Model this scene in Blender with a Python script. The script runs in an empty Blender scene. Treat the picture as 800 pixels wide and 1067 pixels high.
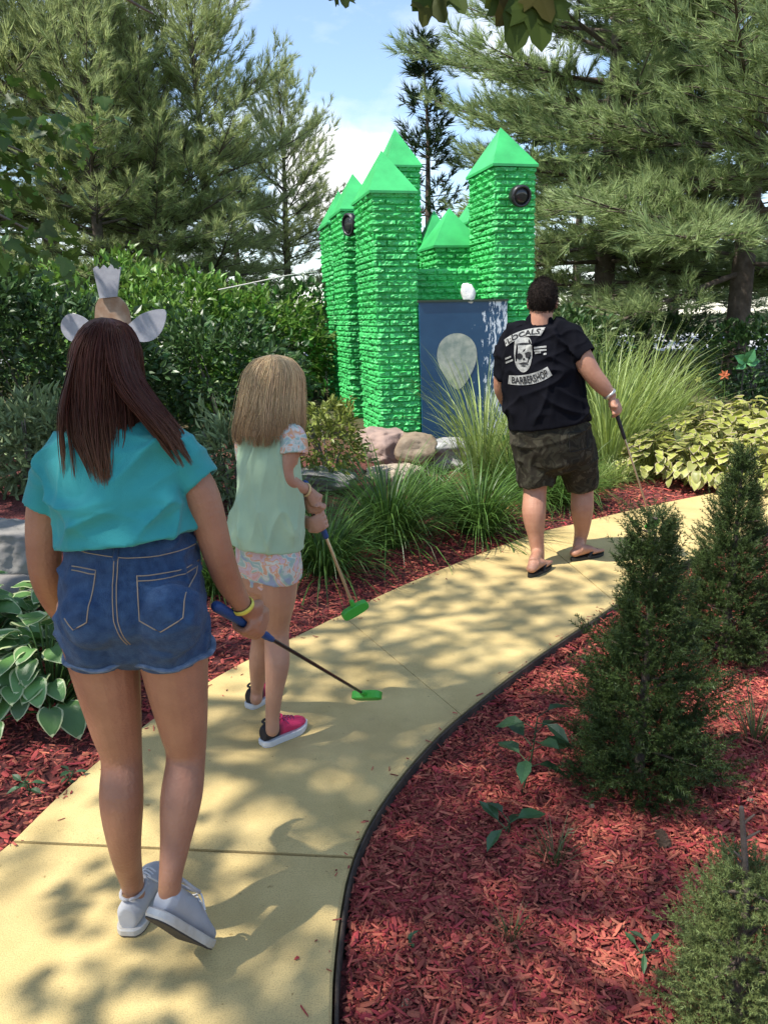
import bpy, bmesh, math, random
import numpy as np
from mathutils import Vector, Matrix, noise
from mathutils.bvhtree import BVHTree

R = math.radians
scene = bpy.context.scene
COL = scene.collection

# ------------------------------------------------------------------ camera
CAM_H, PITCH, ROLL, F = 1.60, R(14.2), R(1.2), 800.0
FW = Vector((0, math.cos(PITCH), -math.sin(PITCH)))
UP0 = Vector((0, math.sin(PITCH), math.cos(PITCH)))
RT0 = Vector((1, 0, 0))
RT = RT0 * math.cos(ROLL) - UP0 * math.sin(ROLL)
UP = RT0 * math.sin(ROLL) + UP0 * math.cos(ROLL)
EYE = Vector((0, 0, CAM_H))

def ray(x, y):
    return FW + RT * ((x - 400) / F) + UP * ((533.5 - y) / F)
def A(x, y, Y):                       # point seen at (x, y) of the photo, at distance Y ahead
    d = ray(x, y)
    return EYE + d * (Y / d.y)
def P(x, y, z=0.0):                   # point seen at (x, y), at height z
    d = ray(x, y)
    return EYE + d * ((z - CAM_H) / d.z)

cd = bpy.data.cameras.new('camera')
cam = bpy.data.objects.new('camera', cd)
COL.objects.link(cam)
cd.sensor_fit = 'VERTICAL'
cd.sensor_height = 36
cd.lens = 36 * F / 1067
cd.clip_start, cd.clip_end = 0.05, 600
M = Matrix.Identity(4)
for i in range(3):
    M[i][0], M[i][1], M[i][2], M[i][3] = RT[i], UP[i], -FW[i], EYE[i]
cam.matrix_world = M
scene.camera = cam

# ------------------------------------------------------------------ materials
def mat(name, col=(.5, .5, .5), rough=.6, var=0.0, hue=0.0, scale=0, col2=None, bump=0.0, bscale=60, trans=0.0, spec=.5,
        metal=0.0, island=False, detail=4, coat=0.0):
    m = bpy.data.materials.new(name)
    m.use_nodes = True
    nt = m.node_tree
    N, L = nt.nodes, nt.links
    b = N['Principled BSDF']
    b.inputs['Base Color'].default_value = (*col, 1)
    b.inputs['Roughness'].default_value = rough
    b.inputs['Metallic'].default_value = metal
    b.inputs['Specular IOR Level'].default_value = spec
    b.inputs['Coat Weight'].default_value = coat
    tc = N.new('ShaderNodeTexCoord')
    out = None
    if scale and col2 is not None:
        n = N.new('ShaderNodeTexNoise')
        n.inputs['Scale'].default_value = scale
        n.inputs['Detail'].default_value = detail
        n.inputs['Roughness'].default_value = .6
        L.new(tc.outputs['Object'], n.inputs['Vector'])
        r = N.new('ShaderNodeValToRGB')
        r.color_ramp.elements[0].position = .36
        r.color_ramp.elements[1].position = .64
        r.color_ramp.elements[0].color = (*col, 1)
        r.color_ramp.elements[1].color = (*col2, 1)
        L.new(n.outputs['Fac'], r.inputs['Fac'])
        out = r.outputs['Color']
    if island:
        g = N.new('ShaderNodeNewGeometry')
        if out is None and col2 is not None:
            r = N.new('ShaderNodeMix')
            r.data_type = 'RGBA'
            r.inputs[6].default_value = (*col, 1)
            r.inputs[7].default_value = (*col2, 1)
            L.new(g.outputs['Random Per Island'], r.inputs[0])
            out = r.outputs[2]
        h = N.new('ShaderNodeHueSaturation')
        w = N.new('ShaderNodeTexWhiteNoise')
        w.noise_dimensions = '1D'
        L.new(g.outputs['Random Per Island'], w.inputs['W'])
        mr = N.new('ShaderNodeMapRange')
        mr.inputs[3].default_value = 1 - var
        mr.inputs[4].default_value = 1 + var
        L.new(w.outputs['Value'], mr.inputs[0])
        L.new(mr.outputs[0], h.inputs['Value'])
        mh = N.new('ShaderNodeMapRange')
        mh.inputs[3].default_value = .5 - hue
        mh.inputs[4].default_value = .5 + hue
        L.new(g.outputs['Random Per Island'], mh.inputs[0])
        L.new(mh.outputs[0], h.inputs['Hue'])
        if out is None:
            h.inputs['Color'].default_value = (*col, 1)
        else:
            L.new(out, h.inputs['Color'])
        out = h.outputs['Color']
    if out is not None:
        L.new(out, b.inputs['Base Color'])
    if bump:
        n2 = N.new('ShaderNodeTexNoise')
        n2.inputs['Scale'].default_value = bscale
        n2.inputs['Detail'].default_value = 5
        L.new(tc.outputs['Object'], n2.inputs['Vector'])
        bp = N.new('ShaderNodeBump')
        bp.inputs['Strength'].default_value = bump
        bp.inputs['Distance'].default_value = .01
        L.new(n2.outputs['Fac'], bp.inputs['Height'])
        L.new(bp.outputs['Normal'], b.inputs['Normal'])
    if trans:
        t = N.new('ShaderNodeBsdfTranslucent')
        if out is not None:
            L.new(out, t.inputs['Color'])
        else:
            t.inputs['Color'].default_value = (*col, 1)
        mx = N.new('ShaderNodeMixShader')
        mx.inputs[0].default_value = trans
        L.new(b.outputs[0], mx.inputs[1])
        L.new(t.outputs[0], mx.inputs[2])
        L.new(mx.outputs[0], N['Material Output'].inputs['Surface'])
    return m

# ------------------------------------------------------------------ meshes
def mesh_np(name, V, faces, mats, mi=None, smooth=False):
    """one mesh from a vertex array and a list of (n, k) face arrays"""
    V = np.asarray(V, dtype=np.float32).reshape(-1, 3)
    me = bpy.data.meshes.new(name)
    faces = [np.asarray(f, dtype=np.int32) for f in faces if len(f)]
    nl = sum(f.size for f in faces)
    nf = sum(len(f) for f in faces)
    me.vertices.add(len(V))
    me.vertices.foreach_set('co', V.ravel())
    me.loops.add(nl)
    me.loops.foreach_set('vertex_index', np.concatenate([f.ravel() for f in faces]))
    me.polygons.add(nf)
    tot = np.concatenate([np.full(len(f), f.shape[1], dtype=np.int32) for f in faces])
    st = np.concatenate([[0], np.cumsum(tot)[:-1]]).astype(np.int32)
    me.polygons.foreach_set('loop_start', st)
    if mi is not None:
        me.polygons.foreach_set('material_index', np.concatenate(mi).astype(np.int32))
    me.polygons.foreach_set('use_smooth', np.full(nf, smooth, dtype=bool))
    for m in (mats if isinstance(mats, (list, tuple)) else [mats]):
        me.materials.append(m)
    me.update(calc_edges=True)
    me.validate()
    return me

class MB:
    """collects lofts, boxes and instanced templates into one mesh"""
    def __init__(s):
        s.V, s.F, s.n = [], {}, 0
    def add(s, V, faces, mi=0):
        V = np.asarray(V, dtype=float).reshape(-1, 3)
        for f in faces:
            f = np.asarray(f, dtype=np.int64)
            if len(f):
                s.F.setdefault((f.shape[1], mi), []).append(f + s.n)
        s.V.append(V)
        s.n += len(V)
    def tube(s, pts, rad, n=10, side=(1, 0, 0), cap='round', sub=3, mi=0, start='round', power=2.0):
        V, F = loft(pts, rad, n, side, start, cap, sub, power)
        s.add(V, F, mi)
    def ell(s, c, r, n=16, rot=None, mi=0):
        u = np.linspace(0, 2 * math.pi, n, endpoint=False)
        w = np.linspace(0, math.pi, n // 2 + 1)[1:-1]
        V = [(math.sin(b) * math.cos(a), math.sin(b) * math.sin(a), math.cos(b)) for b in w for a in u]
        V += [(0, 0, 1), (0, 0, -1)]
        V = np.array(V) * np.array(r)
        if rot is not None:
            V = V @ np.array(rot).T
        V = V + np.array(c)
        k = len(w)
        q = [(i * n + j, (i + 1) * n + j, (i + 1) * n + (j + 1) % n, i * n + (j + 1) % n) for i in range(k - 1) for j in range(n)]
        t = [(k * n, j, (j + 1) % n) for j in range(n)] + [(k * n + 1, (k - 1) * n + (j + 1) % n, (k - 1) * n + j) for j in range(n)]
        s.add(V, [q, t], mi)
    def box(s, c, h, ax=None, mi=0):
        ax = np.eye(3) if ax is None else np.array(ax)
        V = np.array([(x, y, z) for x in (-1, 1) for y in (-1, 1) for z in (-1, 1)], dtype=float) * np.array(h)
        V = V @ ax + np.array(c)
        s.add(V, [[(0, 1, 3, 2), (4, 6, 7, 5), (0, 4, 5, 1), (2, 3, 7, 6), (0, 2, 6, 4), (1, 5, 7, 3)]], mi)
    def mesh(s, name, mats, smooth=False):
        fs, mi = [], []
        for (k, i), l in s.F.items():
            f = np.concatenate(l)
            fs.append(f)
            mi.append(np.full(len(f), i))
        return mesh_np(name, np.concatenate(s.V), fs, mats, mi, smooth)

def catmull(pts, sub):
    p = np.asarray(pts, dtype=float)
    if len(p) < 3 or sub < 2:
        if sub < 2:
            return p
        t = np.linspace(0, 1, sub * (len(p) - 1) + 1)
        return np.array([p[0] + (p[-1] - p[0]) * k for k in t]) if len(p) == 2 else p
    e = np.vstack([2 * p[0] - p[1], p, 2 * p[-1] - p[-2]])
    o = []
    for i in range(1, len(e) - 2):
        for k in range(sub):
            t = k / sub
            a, b, c, d = e[i - 1], e[i], e[i + 1], e[i + 2]
            o.append(.5 * (2 * b + (c - a) * t + (2 * a - 5 * b + 4 * c - d) * t * t + (3 * b - a - 3 * c + d) * t ** 3))
    o.append(e[-2])
    return np.array(o)

def loft(pts, rad, n, side, start, cap, sub, power=2.0):
    pts = catmull([tuple(p) for p in pts], sub)
    rad = [(r, r) if np.isscalar(r) else tuple(r) for r in rad]
    rad = np.maximum(catmull(rad, sub), 1e-4)
    m = len(pts)
    T = np.gradient(pts, axis=0)
    T /= np.linalg.norm(T, axis=1, keepdims=True) + 1e-12
    rings = []
    sd = np.array(side, dtype=float)
    def frame(t):
        a = sd - t * np.dot(sd, t)
        if np.linalg.norm(a) < 1e-3:
            a = np.array((0.0, 1.0, 0.13)) - t * np.dot((0.0, 1.0, 0.13), t)
        a /= np.linalg.norm(a)
        return a, np.cross(t, a)
    def ring(c, t, ra, rb):
        a, b = frame(t)
        o = []
        for k in range(n):
            w = 2 * math.pi * k / n
            cx, sx = math.cos(w), math.sin(w)
            cx = math.copysign(abs(cx) ** (2 / power), cx)
            sx = math.copysign(abs(sx) ** (2 / power), sx)
            o.append(c + a * ra * cx + b * rb * sx)
        return o
    def ends(c, t, ra, rb, sgn, kind):
        o = []
        if kind == 'round':
            k = min(ra, rb)
            for w in (.5, .8, .95):
                q = math.sqrt(1 - w * w)
                o.append(ring(c + t * sgn * k * w, t, ra * q, rb * q))
        elif kind == 'hem':
            th = .009
            o.append(ring(c, t, ra - th, rb - th))
            o.append(ring(c - t * sgn * .03, t, ra - th * 1.3, rb - th * 1.3))
        return o
    s = ends(pts[0], T[0], rad[0][0], rad[0][1], -1, start)
    rings += s[::-1]
    for i in range(m):
        rings.append(ring(pts[i], T[i], rad[i][0], rad[i][1]))
    rings += ends(pts[-1], T[-1], rad[-1][0], rad[-1][1], 1, cap)
    k = len(rings)
    V = np.array(rings).reshape(-1, 3)
    q = [(i * n + j, i * n + (j + 1) % n, (i + 1) * n + (j + 1) % n, (i + 1) * n + j) for i in range(k - 1) for j in range(n)]
    V = np.vstack([V, V[:n].mean(0), V[-n:].mean(0)])
    t = [(k * n, (j + 1) % n, j) for j in range(n)] + [(k * n + 1, (k - 1) * n + j, (k - 1) * n + (j + 1) % n) for j in range(n)]
    return V, [q, t]

def scatter(TV, TF, pos, D, nrm, scale):
    """copies of a template (x side, y forward, z normal) as arrays"""
    TV = np.asarray(TV, dtype=float)
    pos, D, nrm = (np.asarray(a, dtype=float) for a in (pos, D, nrm))
    D = D / (np.linalg.norm(D, axis=1, keepdims=True) + 1e-9)
    X = np.cross(D, nrm)
    X /= np.linalg.norm(X, axis=1, keepdims=True) + 1e-9
    Z = np.cross(X, D)
    sc = np.asarray(scale, dtype=float)
    if sc.ndim == 1:
        sc = np.repeat(sc[:, None], 3, 1)
    k = len(TV)
    V = pos[:, None, :] + (TV[None, :, 0:1] * sc[:, None, 0:1]) * X[:, None, :] + (TV[None, :, 1:2] * sc[:, None, 1:2]) * D[:, None, :] \
        + (TV[None, :, 2:3] * sc[:, None, 2:3]) * Z[:, None, :]
    off = (np.arange(len(pos)) * k)[:, None, None]
    fs = [(np.asarray(f)[None] + off).reshape(-1, len(f[0])) for f in TF]
    return V.reshape(-1, 3), fs

# ------------------------------------------------------------------ objects
def wloc(o):
    v = Vector((0, 0, 0))
    while o is not None:
        v = v + o.location
        o = o.parent
    return v
def tag(o, label=None, cat=None, group=None, kind=None):
    if label: o['label'] = label
    if cat: o['category'] = cat
    if group: o['group'] = group
    if kind: o['kind'] = kind
    return o
def obj(name, me, parent=None, loc=None, local=False):
    """links a mesh; its vertices are world coordinates unless local"""
    o = bpy.data.objects.new(name, me)
    COL.objects.link(o)
    if parent is not None:
        o.parent = parent
        if not local:
            me.transform(Matrix.Translation(-wloc(parent)))
    elif loc is not None:
        o.location = loc
        if not local:
            me.transform(Matrix.Translation(-Vector(loc)))
    return o
def thing(name, label, cat, loc=(0, 0, 0), group=None, rz=0.0):
    o = bpy.data.objects.new(name, None)
    COL.objects.link(o)
    o.empty_display_size = .1
    o.location = loc
    o.rotation_euler = (0, 0, rz)
    return tag(o, label, cat, group)
def dup(root, loc, rz=0.0, sc=1.0, label=None, group=None):
    def cp(o, parent):
        c = o.copy()
        COL.objects.link(c)
        c.parent = parent
        for ch in o.children:
            cp(ch, c)
        return c
    r = cp(root, None)
    r.location, r.rotation_euler = loc, (0, 0, rz)
    r.scale = (sc, sc, sc) if np.isscalar(sc) else sc
    if label: r['label'] = label
    if group: r['group'] = group
    return r

def remesh(me, voxel, smooth=4, fac=.5):
    o = bpy.data.objects.new('tmp', me)
    COL.objects.link(o)
    r = o.modifiers.new('r', 'REMESH')
    r.mode, r.voxel_size = 'VOXEL', voxel
    r.use_smooth_shade = True
    if smooth:
        s = o.modifiers.new('s', 'SMOOTH')
        s.factor, s.iterations = fac, smooth
    dg = bpy.context.evaluated_depsgraph_get()
    n = bpy.data.meshes.new_from_object(o.evaluated_get(dg))
    bpy.data.objects.remove(o)
    n.polygons.foreach_set('use_smooth', np.ones(len(n.polygons), dtype=bool))
    return n
def coords(me):
    a = np.empty(len(me.vertices) * 3, dtype=np.float32)
    me.vertices.foreach_get('co', a)
    return a.reshape(-1, 3)
def normals(me):
    a = np.empty(len(me.vertices) * 3, dtype=np.float32)
    me.vertices.foreach_get('normal', a)
    return a.reshape(-1, 3)
def displace(me, fn):
    """moves each vertex along its normal by fn(co, normal)"""
    c, nn = coords(me), normals(me)
    d = np.array([fn(Vector(p), q) for p, q in zip(c.tolist(), nn.tolist())])
    me.vertices.foreach_set('co', (c + nn * d[:, None]).astype(np.float32).ravel())
    me.update()
    return me
def setmat(me, m):
    me.materials.clear()
    me.materials.append(m)
    return me
def smoothstep(a, b, x):
    t = np.clip((np.asarray(x) - a) / (b - a), 0, 1)
    return t * t * (3 - 2 * t)
CLX, CLY, EXPO = 0.4, 0.3, 0.85
# ------------------------------------------------------------------ light and sky
SUN_EL = R(58)
SUN_AZ = math.atan2(-.86, -.40)          # clockwise from +Y: the sun stands to the left
sun_dir = Vector((math.sin(SUN_AZ) * math.cos(SUN_EL), math.cos(SUN_AZ) * math.cos(SUN_EL), math.sin(SUN_EL)))
sl = bpy.data.lights.new('sun', 'SUN')
sl.energy, sl.angle, sl.color = 4.3, R(.8), (1, .95, .86)
so = bpy.data.objects.new('sun', sl)
COL.objects.link(so)
so.rotation_euler = (-sun_dir).to_track_quat('-Z', 'Y').to_euler()

world = bpy.data.worlds.new('World')
scene.world = world
world.use_nodes = True
nt = world.node_tree
N, L = nt.nodes, nt.links
bg = N['Background']
sky = N.new('ShaderNodeTexSky')
sky.sky_type = 'NISHITA'
sky.sun_disc = False
sky.sun_elevation = SUN_EL
sky.sun_rotation = SUN_AZ
sky.air_density, sky.dust_density, sky.ozone_density = 1.0, .3, 2.0
hs_ = N.new('ShaderNodeHueSaturation'); hs_.inputs['Saturation'].default_value = 1.02; hs_.inputs['Value'].default_value = 1.0
L.new(sky.outputs[0], hs_.inputs['Color']); L.new(hs_.outputs[0], bg.inputs['Color'])
bg.inputs['Strength'].default_value = .15
tc = N.new('ShaderNodeTexCoord')
# clouds on a flat layer overhead
sx = N.new('ShaderNodeSeparateXYZ')
L.new(tc.outputs['Generated'], sx.inputs[0])
mz = N.new('ShaderNodeMath'); mz.operation = 'MAXIMUM'; mz.inputs[1].default_value = .06
L.new(sx.outputs['Z'], mz.inputs[0])
za = N.new('ShaderNodeMath'); za.operation = 'ADD'; za.inputs[1].default_value = .22
L.new(mz.outputs[0], za.inputs[0])
dv = N.new('ShaderNodeVectorMath'); dv.operation = 'DIVIDE'
cb = N.new('ShaderNodeCombineXYZ')
for i in range(3):
    L.new(za.outputs[0], cb.inputs[i])
L.new(tc.outputs['Generated'], dv.inputs[0])
L.new(cb.outputs[0], dv.inputs[1])
mp = N.new('ShaderNodeMapping')
mp.inputs['Location'].default_value = (CLX, CLY, 0)
L.new(dv.outputs[0], mp.inputs['Vector'])
cn = N.new('ShaderNodeTexNoise')
cn.inputs['Scale'].default_value = 1.9
cn.inputs['Detail'].default_value = 9
cn.inputs['Roughness'].default_value = .52
L.new(mp.outputs[0], cn.inputs['Vector'])
cr = N.new('ShaderNodeValToRGB')
cr.color_ramp.elements[0].position = .48
cr.color_ramp.elements[0].color = (.05, .05, .05, 1)
cr.color_ramp.elements[1].position = .80
cr.color_ramp.elements[1].color = (1, 1, 1, 1)
L.new(cn.outputs['Fac'], cr.inputs['Fac'])
# low clouds get denser towards the horizon
hz = N.new('ShaderNodeMapRange')
hz.inputs[1].default_value, hz.inputs[2].default_value = .20, .02
hz.inputs[3].default_value, hz.inputs[4].default_value = 0, .35
L.new(sx.outputs['Z'], hz.inputs[0])
# one heaped cumulus behind the castle
vd = N.new('ShaderNodeVectorMath'); vd.operation = 'DISTANCE'
cdir = ray(362, 190).normalized()
vd.inputs[1].default_value = cdir
nn2 = N.new('ShaderNodeTexNoise'); nn2.inputs['Scale'].default_value = 14; nn2.inputs['Detail'].default_value = 6
L.new(tc.outputs['Generated'], nn2.inputs['Vector'])
L.new(tc.outputs['Generated'], vd.inputs[0])
ns = N.new('ShaderNodeMath'); ns.operation = 'MULTIPLY_ADD'
ns.inputs[1].default_value = .11
L.new(nn2.outputs['Fac'], ns.inputs[0])
L.new(vd.outputs['Value'], ns.inputs[2])
cm = N.new('ShaderNodeMapRange')
cm.inputs[1].default_value, cm.inputs[2].default_value = .135, .105
L.new(ns.outputs[0], cm.inputs[0])
mx1 = N.new('ShaderNodeMath'); mx1.operation = 'MAXIMUM'
L.new(cr.outputs['Color'], mx1.inputs[0]); L.new(hz.outputs[0], mx1.inputs[1])
mx2 = N.new('ShaderNodeMath'); mx2.operation = 'MAXIMUM'
L.new(mx1.outputs[0], mx2.inputs[0]); L.new(cm.outputs[0], mx2.inputs[1])
bg2 = N.new('ShaderNodeBackground')
bg2.inputs['Color'].default_value = (1, 1, 1, 1)
bg2.inputs['Strength'].default_value = .85
ms = N.new('ShaderNodeMixShader')
L.new(mx2.outputs[0], ms.inputs[0])
L.new(bg.outputs[0], ms.inputs[1]); L.new(bg2.outputs[0], ms.inputs[2])
L.new(ms.outputs[0], N['World Output'].inputs['Surface'])

vs = scene.view_settings
scene.display_settings.display_device = 'sRGB'
vs.view_transform = 'Standard'
vs.look = 'None'
vs.exposure = EXPO
vs.gamma = 1
vs.use_curve_mapping = False
scene.cycles.use_denoising = True
scene.cycles.max_bounces = 6
scene.cycles.diffuse_bounces = 3
scene.cycles.transmission_bounces = 3
scene.cycles.sample_clamp_indirect = 6

# ------------------------------------------------------------------ path and ground
random.seed(4); np.random.seed(4)
Lpx = [(-60, 945), (10, 878), (105, 790), (220, 708), (330, 652), (430, 605), (547, 559), (605, 544), (676, 527), (740, 514), (800, 503)]
Rpx = [(345, 1067), (350, 980), (366, 895), (400, 830), (450, 770), (500, 727), (560, 682), (620, 642), (706, 587), (800, 546)]
Le = [tuple(P(*p)[:2]) for p in Lpx]
Re = [tuple(P(*p)[:2]) for p in Rpx]
Le = [(Le[0][0] - .25, -3.0), (Le[0][0] - .12, .4)] + Le
Re = [(-.12, -3.0), (-.10, .3)] + Re
dl = np.array(Le[-1]) - np.array(Le[-2]); dl /= np.linalg.norm(dl)
for k in (2, 5, 9):
    Le.append(tuple(np.array(Le[-1]) + dl * k))
dr = np.array(Re[-1]) - np.array(Re[-2]); dr /= np.linalg.norm(dr)
for k in (2, 5, 9):
    Re.append(tuple(np.array(Re[-1]) + dr * k))
def resample(poly, n):
    p = catmull([(a, b, 0) for a, b in poly], 8)[:, :2]
    s = np.concatenate([[0], np.cumsum(np.linalg.norm(np.diff(p, axis=0), axis=1))])
    t = np.linspace(0, s[-1], n)
    return np.stack([np.interp(t, s, p[:, 0]), np.interp(t, s, p[:, 1])], 1), s[-1]
LE, lenL = resample(Le, 700)
RE, lenR = resample(Re, 700)
CE = (LE + RE) / 2

def dist_poly(X, Y, poly):
    pts = np.stack([X.ravel(), Y.ravel()], 1)
    best = np.full(len(pts), 1e9)
    q = poly[::4]
    for i in range(len(q) - 1):
        a, b = q[i], q[i + 1]
        ab = b - a
        t = np.clip(((pts - a) @ ab) / (ab @ ab), 0, 1)
        d = np.linalg.norm(pts - (a + t[:, None] * ab), axis=1)
        best = np.minimum(best, d)
    return best.reshape(X.shape)
def inside(X, Y, poly):
    x, y = X.ravel(), Y.ravel()
    r = np.zeros(len(x), dtype=bool)
    j = len(poly) - 1
    for i in range(len(poly)):
        xi, yi = poly[i]; xj, yj = poly[j]
        c = ((yi > y) != (yj > y)) & (x < (xj - xi) * (y - yi) / (yj - yi + 1e-12) + xi)
        r ^= c
        j = i
    return r.reshape(X.shape)
PATHPOLY = np.concatenate([LE[::5], RE[::-1][::5]])
RIGHTPOLY = np.concatenate([RE[::5], [[60, -3], [-.12, -3.0]]])
def ground_z(X, Y):
    X, Y = np.asarray(X, dtype=float), np.asarray(Y, dtype=float)
    dL, dR = dist_poly(X, Y, LE), dist_poly(X, Y, RE)
    ip = inside(X, Y, PATHPOLY)
    ir = inside(X, Y, RIGHTPOLY) & ~ip
    zl = -.025 + .06 * smoothstep(.05, .6, dL) + .38 * smoothstep(.7, 3.4, dL) + .25 * smoothstep(4, 9, dL)
    zr = -.075 + .05 * smoothstep(.1, .8, dR) + .12 * smoothstep(1, 4, dR)
    z = np.where(ir, zr, zl)
    z = z + np.where(ip, 0, .018 * np.sin(X * 3.1 + 1.7 * np.sin(Y * 2.3)) * np.sin(Y * 2.7 + X) * smoothstep(.05, .5, np.minimum(dL, dR)))
    return np.where(ip, -.14, z)
def gz(x, y):
    return float(ground_z(np.array([x]), np.array([y]))[0])

def axis(lo, hi, fine0, fine1, st):
    a = list(np.arange(fine0, fine1 + 1e-6, st))
    g, x = st, fine1
    while x < hi:
        g *= 1.25; x += g; a.append(min(x, hi))
    g, x = st, fine0
    while x > lo:
        g *= 1.25; x -= g; a.insert(0, max(x, lo))
    return np.array(a)
gx = axis(-150, 150, -3.6, 5.2, .05)
gy = axis(-30, 300, .2, 10, .05)
GX, GY = np.meshgrid(gx, gy)
GZ = ground_z(GX, GY)
nx, ny = len(gx), len(gy)
idx = np.arange(nx * ny).reshape(ny, nx)
GF = np.stack([idx[:-1, :-1].ravel(), idx[:-1, 1:].ravel(), idx[1:, 1:].ravel(), idx[1:, :-1].ravel()], 1)

def ground_material():
    m = mat('mulch_soil', (.10, .022, .018), .95)
    nt = m.node_tree; N, L = nt.nodes, nt.links
    b = N['Principled BSDF']
    tc = N.new('ShaderNodeTexCoord')
    v = N.new('ShaderNodeTexVoronoi'); v.inputs['Scale'].default_value = 55
    L.new(tc.outputs['Object'], v.inputs['Vector'])
    r = N.new('ShaderNodeValToRGB')
    e = r.color_ramp.elements
    e[0].color = (.065, .016, .013, 1); e[1].color = (.20, .045, .04, 1)
    L.new(v.outputs['Color'], r.inputs['Fac'])
    n = N.new('ShaderNodeTexNoise'); n.inputs['Scale'].default_value = .9; n.inputs['Detail'].default_value = 6
    L.new(tc.outputs['Object'], n.inputs['Vector'])
    # beyond the beds: dry pine litter and grass
    s = N.new('ShaderNodeSeparateXYZ'); L.new(tc.outputs['Object'], s.inputs[0])
    mr = N.new('ShaderNodeMapRange'); mr.inputs[1].default_value = 8.2; mr.inputs[2].default_value = 10.2
    ad = N.new('ShaderNodeMath'); ad.operation = 'MULTIPLY_ADD'; ad.inputs[1].default_value = 2.4
    ax_ = N.new('ShaderNodeMath'); ax_.operation = 'ABSOLUTE'; L.new(s.outputs['X'], ax_.inputs[0])
    bx_ = N.new('ShaderNodeMath'); bx_.operation = 'MULTIPLY_ADD'; bx_.inputs[1].default_value = 1.6; bx_.inputs[2].default_value = .6; L.new(ax_.outputs[0], bx_.inputs[0])
    by_ = N.new('ShaderNodeMath'); by_.operation = 'MULTIPLY_ADD'; by_.inputs[1].default_value = -2.0; by_.inputs[2].default_value = 4.0; L.new(s.outputs['Y'], by_.inputs[0])
    m1_ = N.new('ShaderNodeMath'); m1_.operation = 'MAXIMUM'; L.new(s.outputs['Y'], m1_.inputs[0]); L.new(bx_.outputs[0], m1_.inputs[1])
    m2_ = N.new('ShaderNodeMath'); m2_.operation = 'MAXIMUM'; L.new(m1_.outputs[0], m2_.inputs[0]); L.new(by_.outputs[0], m2_.inputs[1])
    L.new(n.outputs['Fac'], ad.inputs[0]); L.new(m2_.outputs[0], ad.inputs[2]); L.new(ad.outputs[0], mr.inputs[0])
    r2 = N.new('ShaderNodeValToRGB')
    r2.color_ramp.elements[0].color = (.09, .055, .03, 1); r2.color_ramp.elements[1].color = (.06, .09, .025, 1)
    n3 = N.new('ShaderNodeTexNoise'); n3.inputs['Scale'].default_value = 2.2; n3.inputs['Detail'].default_value = 8
    L.new(tc.outputs['Object'], n3.inputs['Vector']); L.new(n3.outputs['Fac'], r2.inputs['Fac'])
    mx = N.new('ShaderNodeMix'); mx.data_type = 'RGBA'
    L.new(mr.outputs[0], mx.inputs[0]); L.new(r.outputs['Color'], mx.inputs[6]); L.new(r2.outputs['Color'], mx.inputs[7])
    L.new(mx.outputs[2], b.inputs['Base Color'])
    bp = N.new('ShaderNodeBump'); bp.inputs['Strength'].default_value = .8; bp.inputs['Distance'].default_value = .02
    L.new(v.outputs['Distance'], bp.inputs['Height']); L.new(bp.outputs['Normal'], b.inputs['Normal'])
    return m
tag(obj('ground', mesh_np('ground', np.stack([GX, GY, GZ], -1), [GF], ground_material(), smooth=True)), kind='structure')

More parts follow.
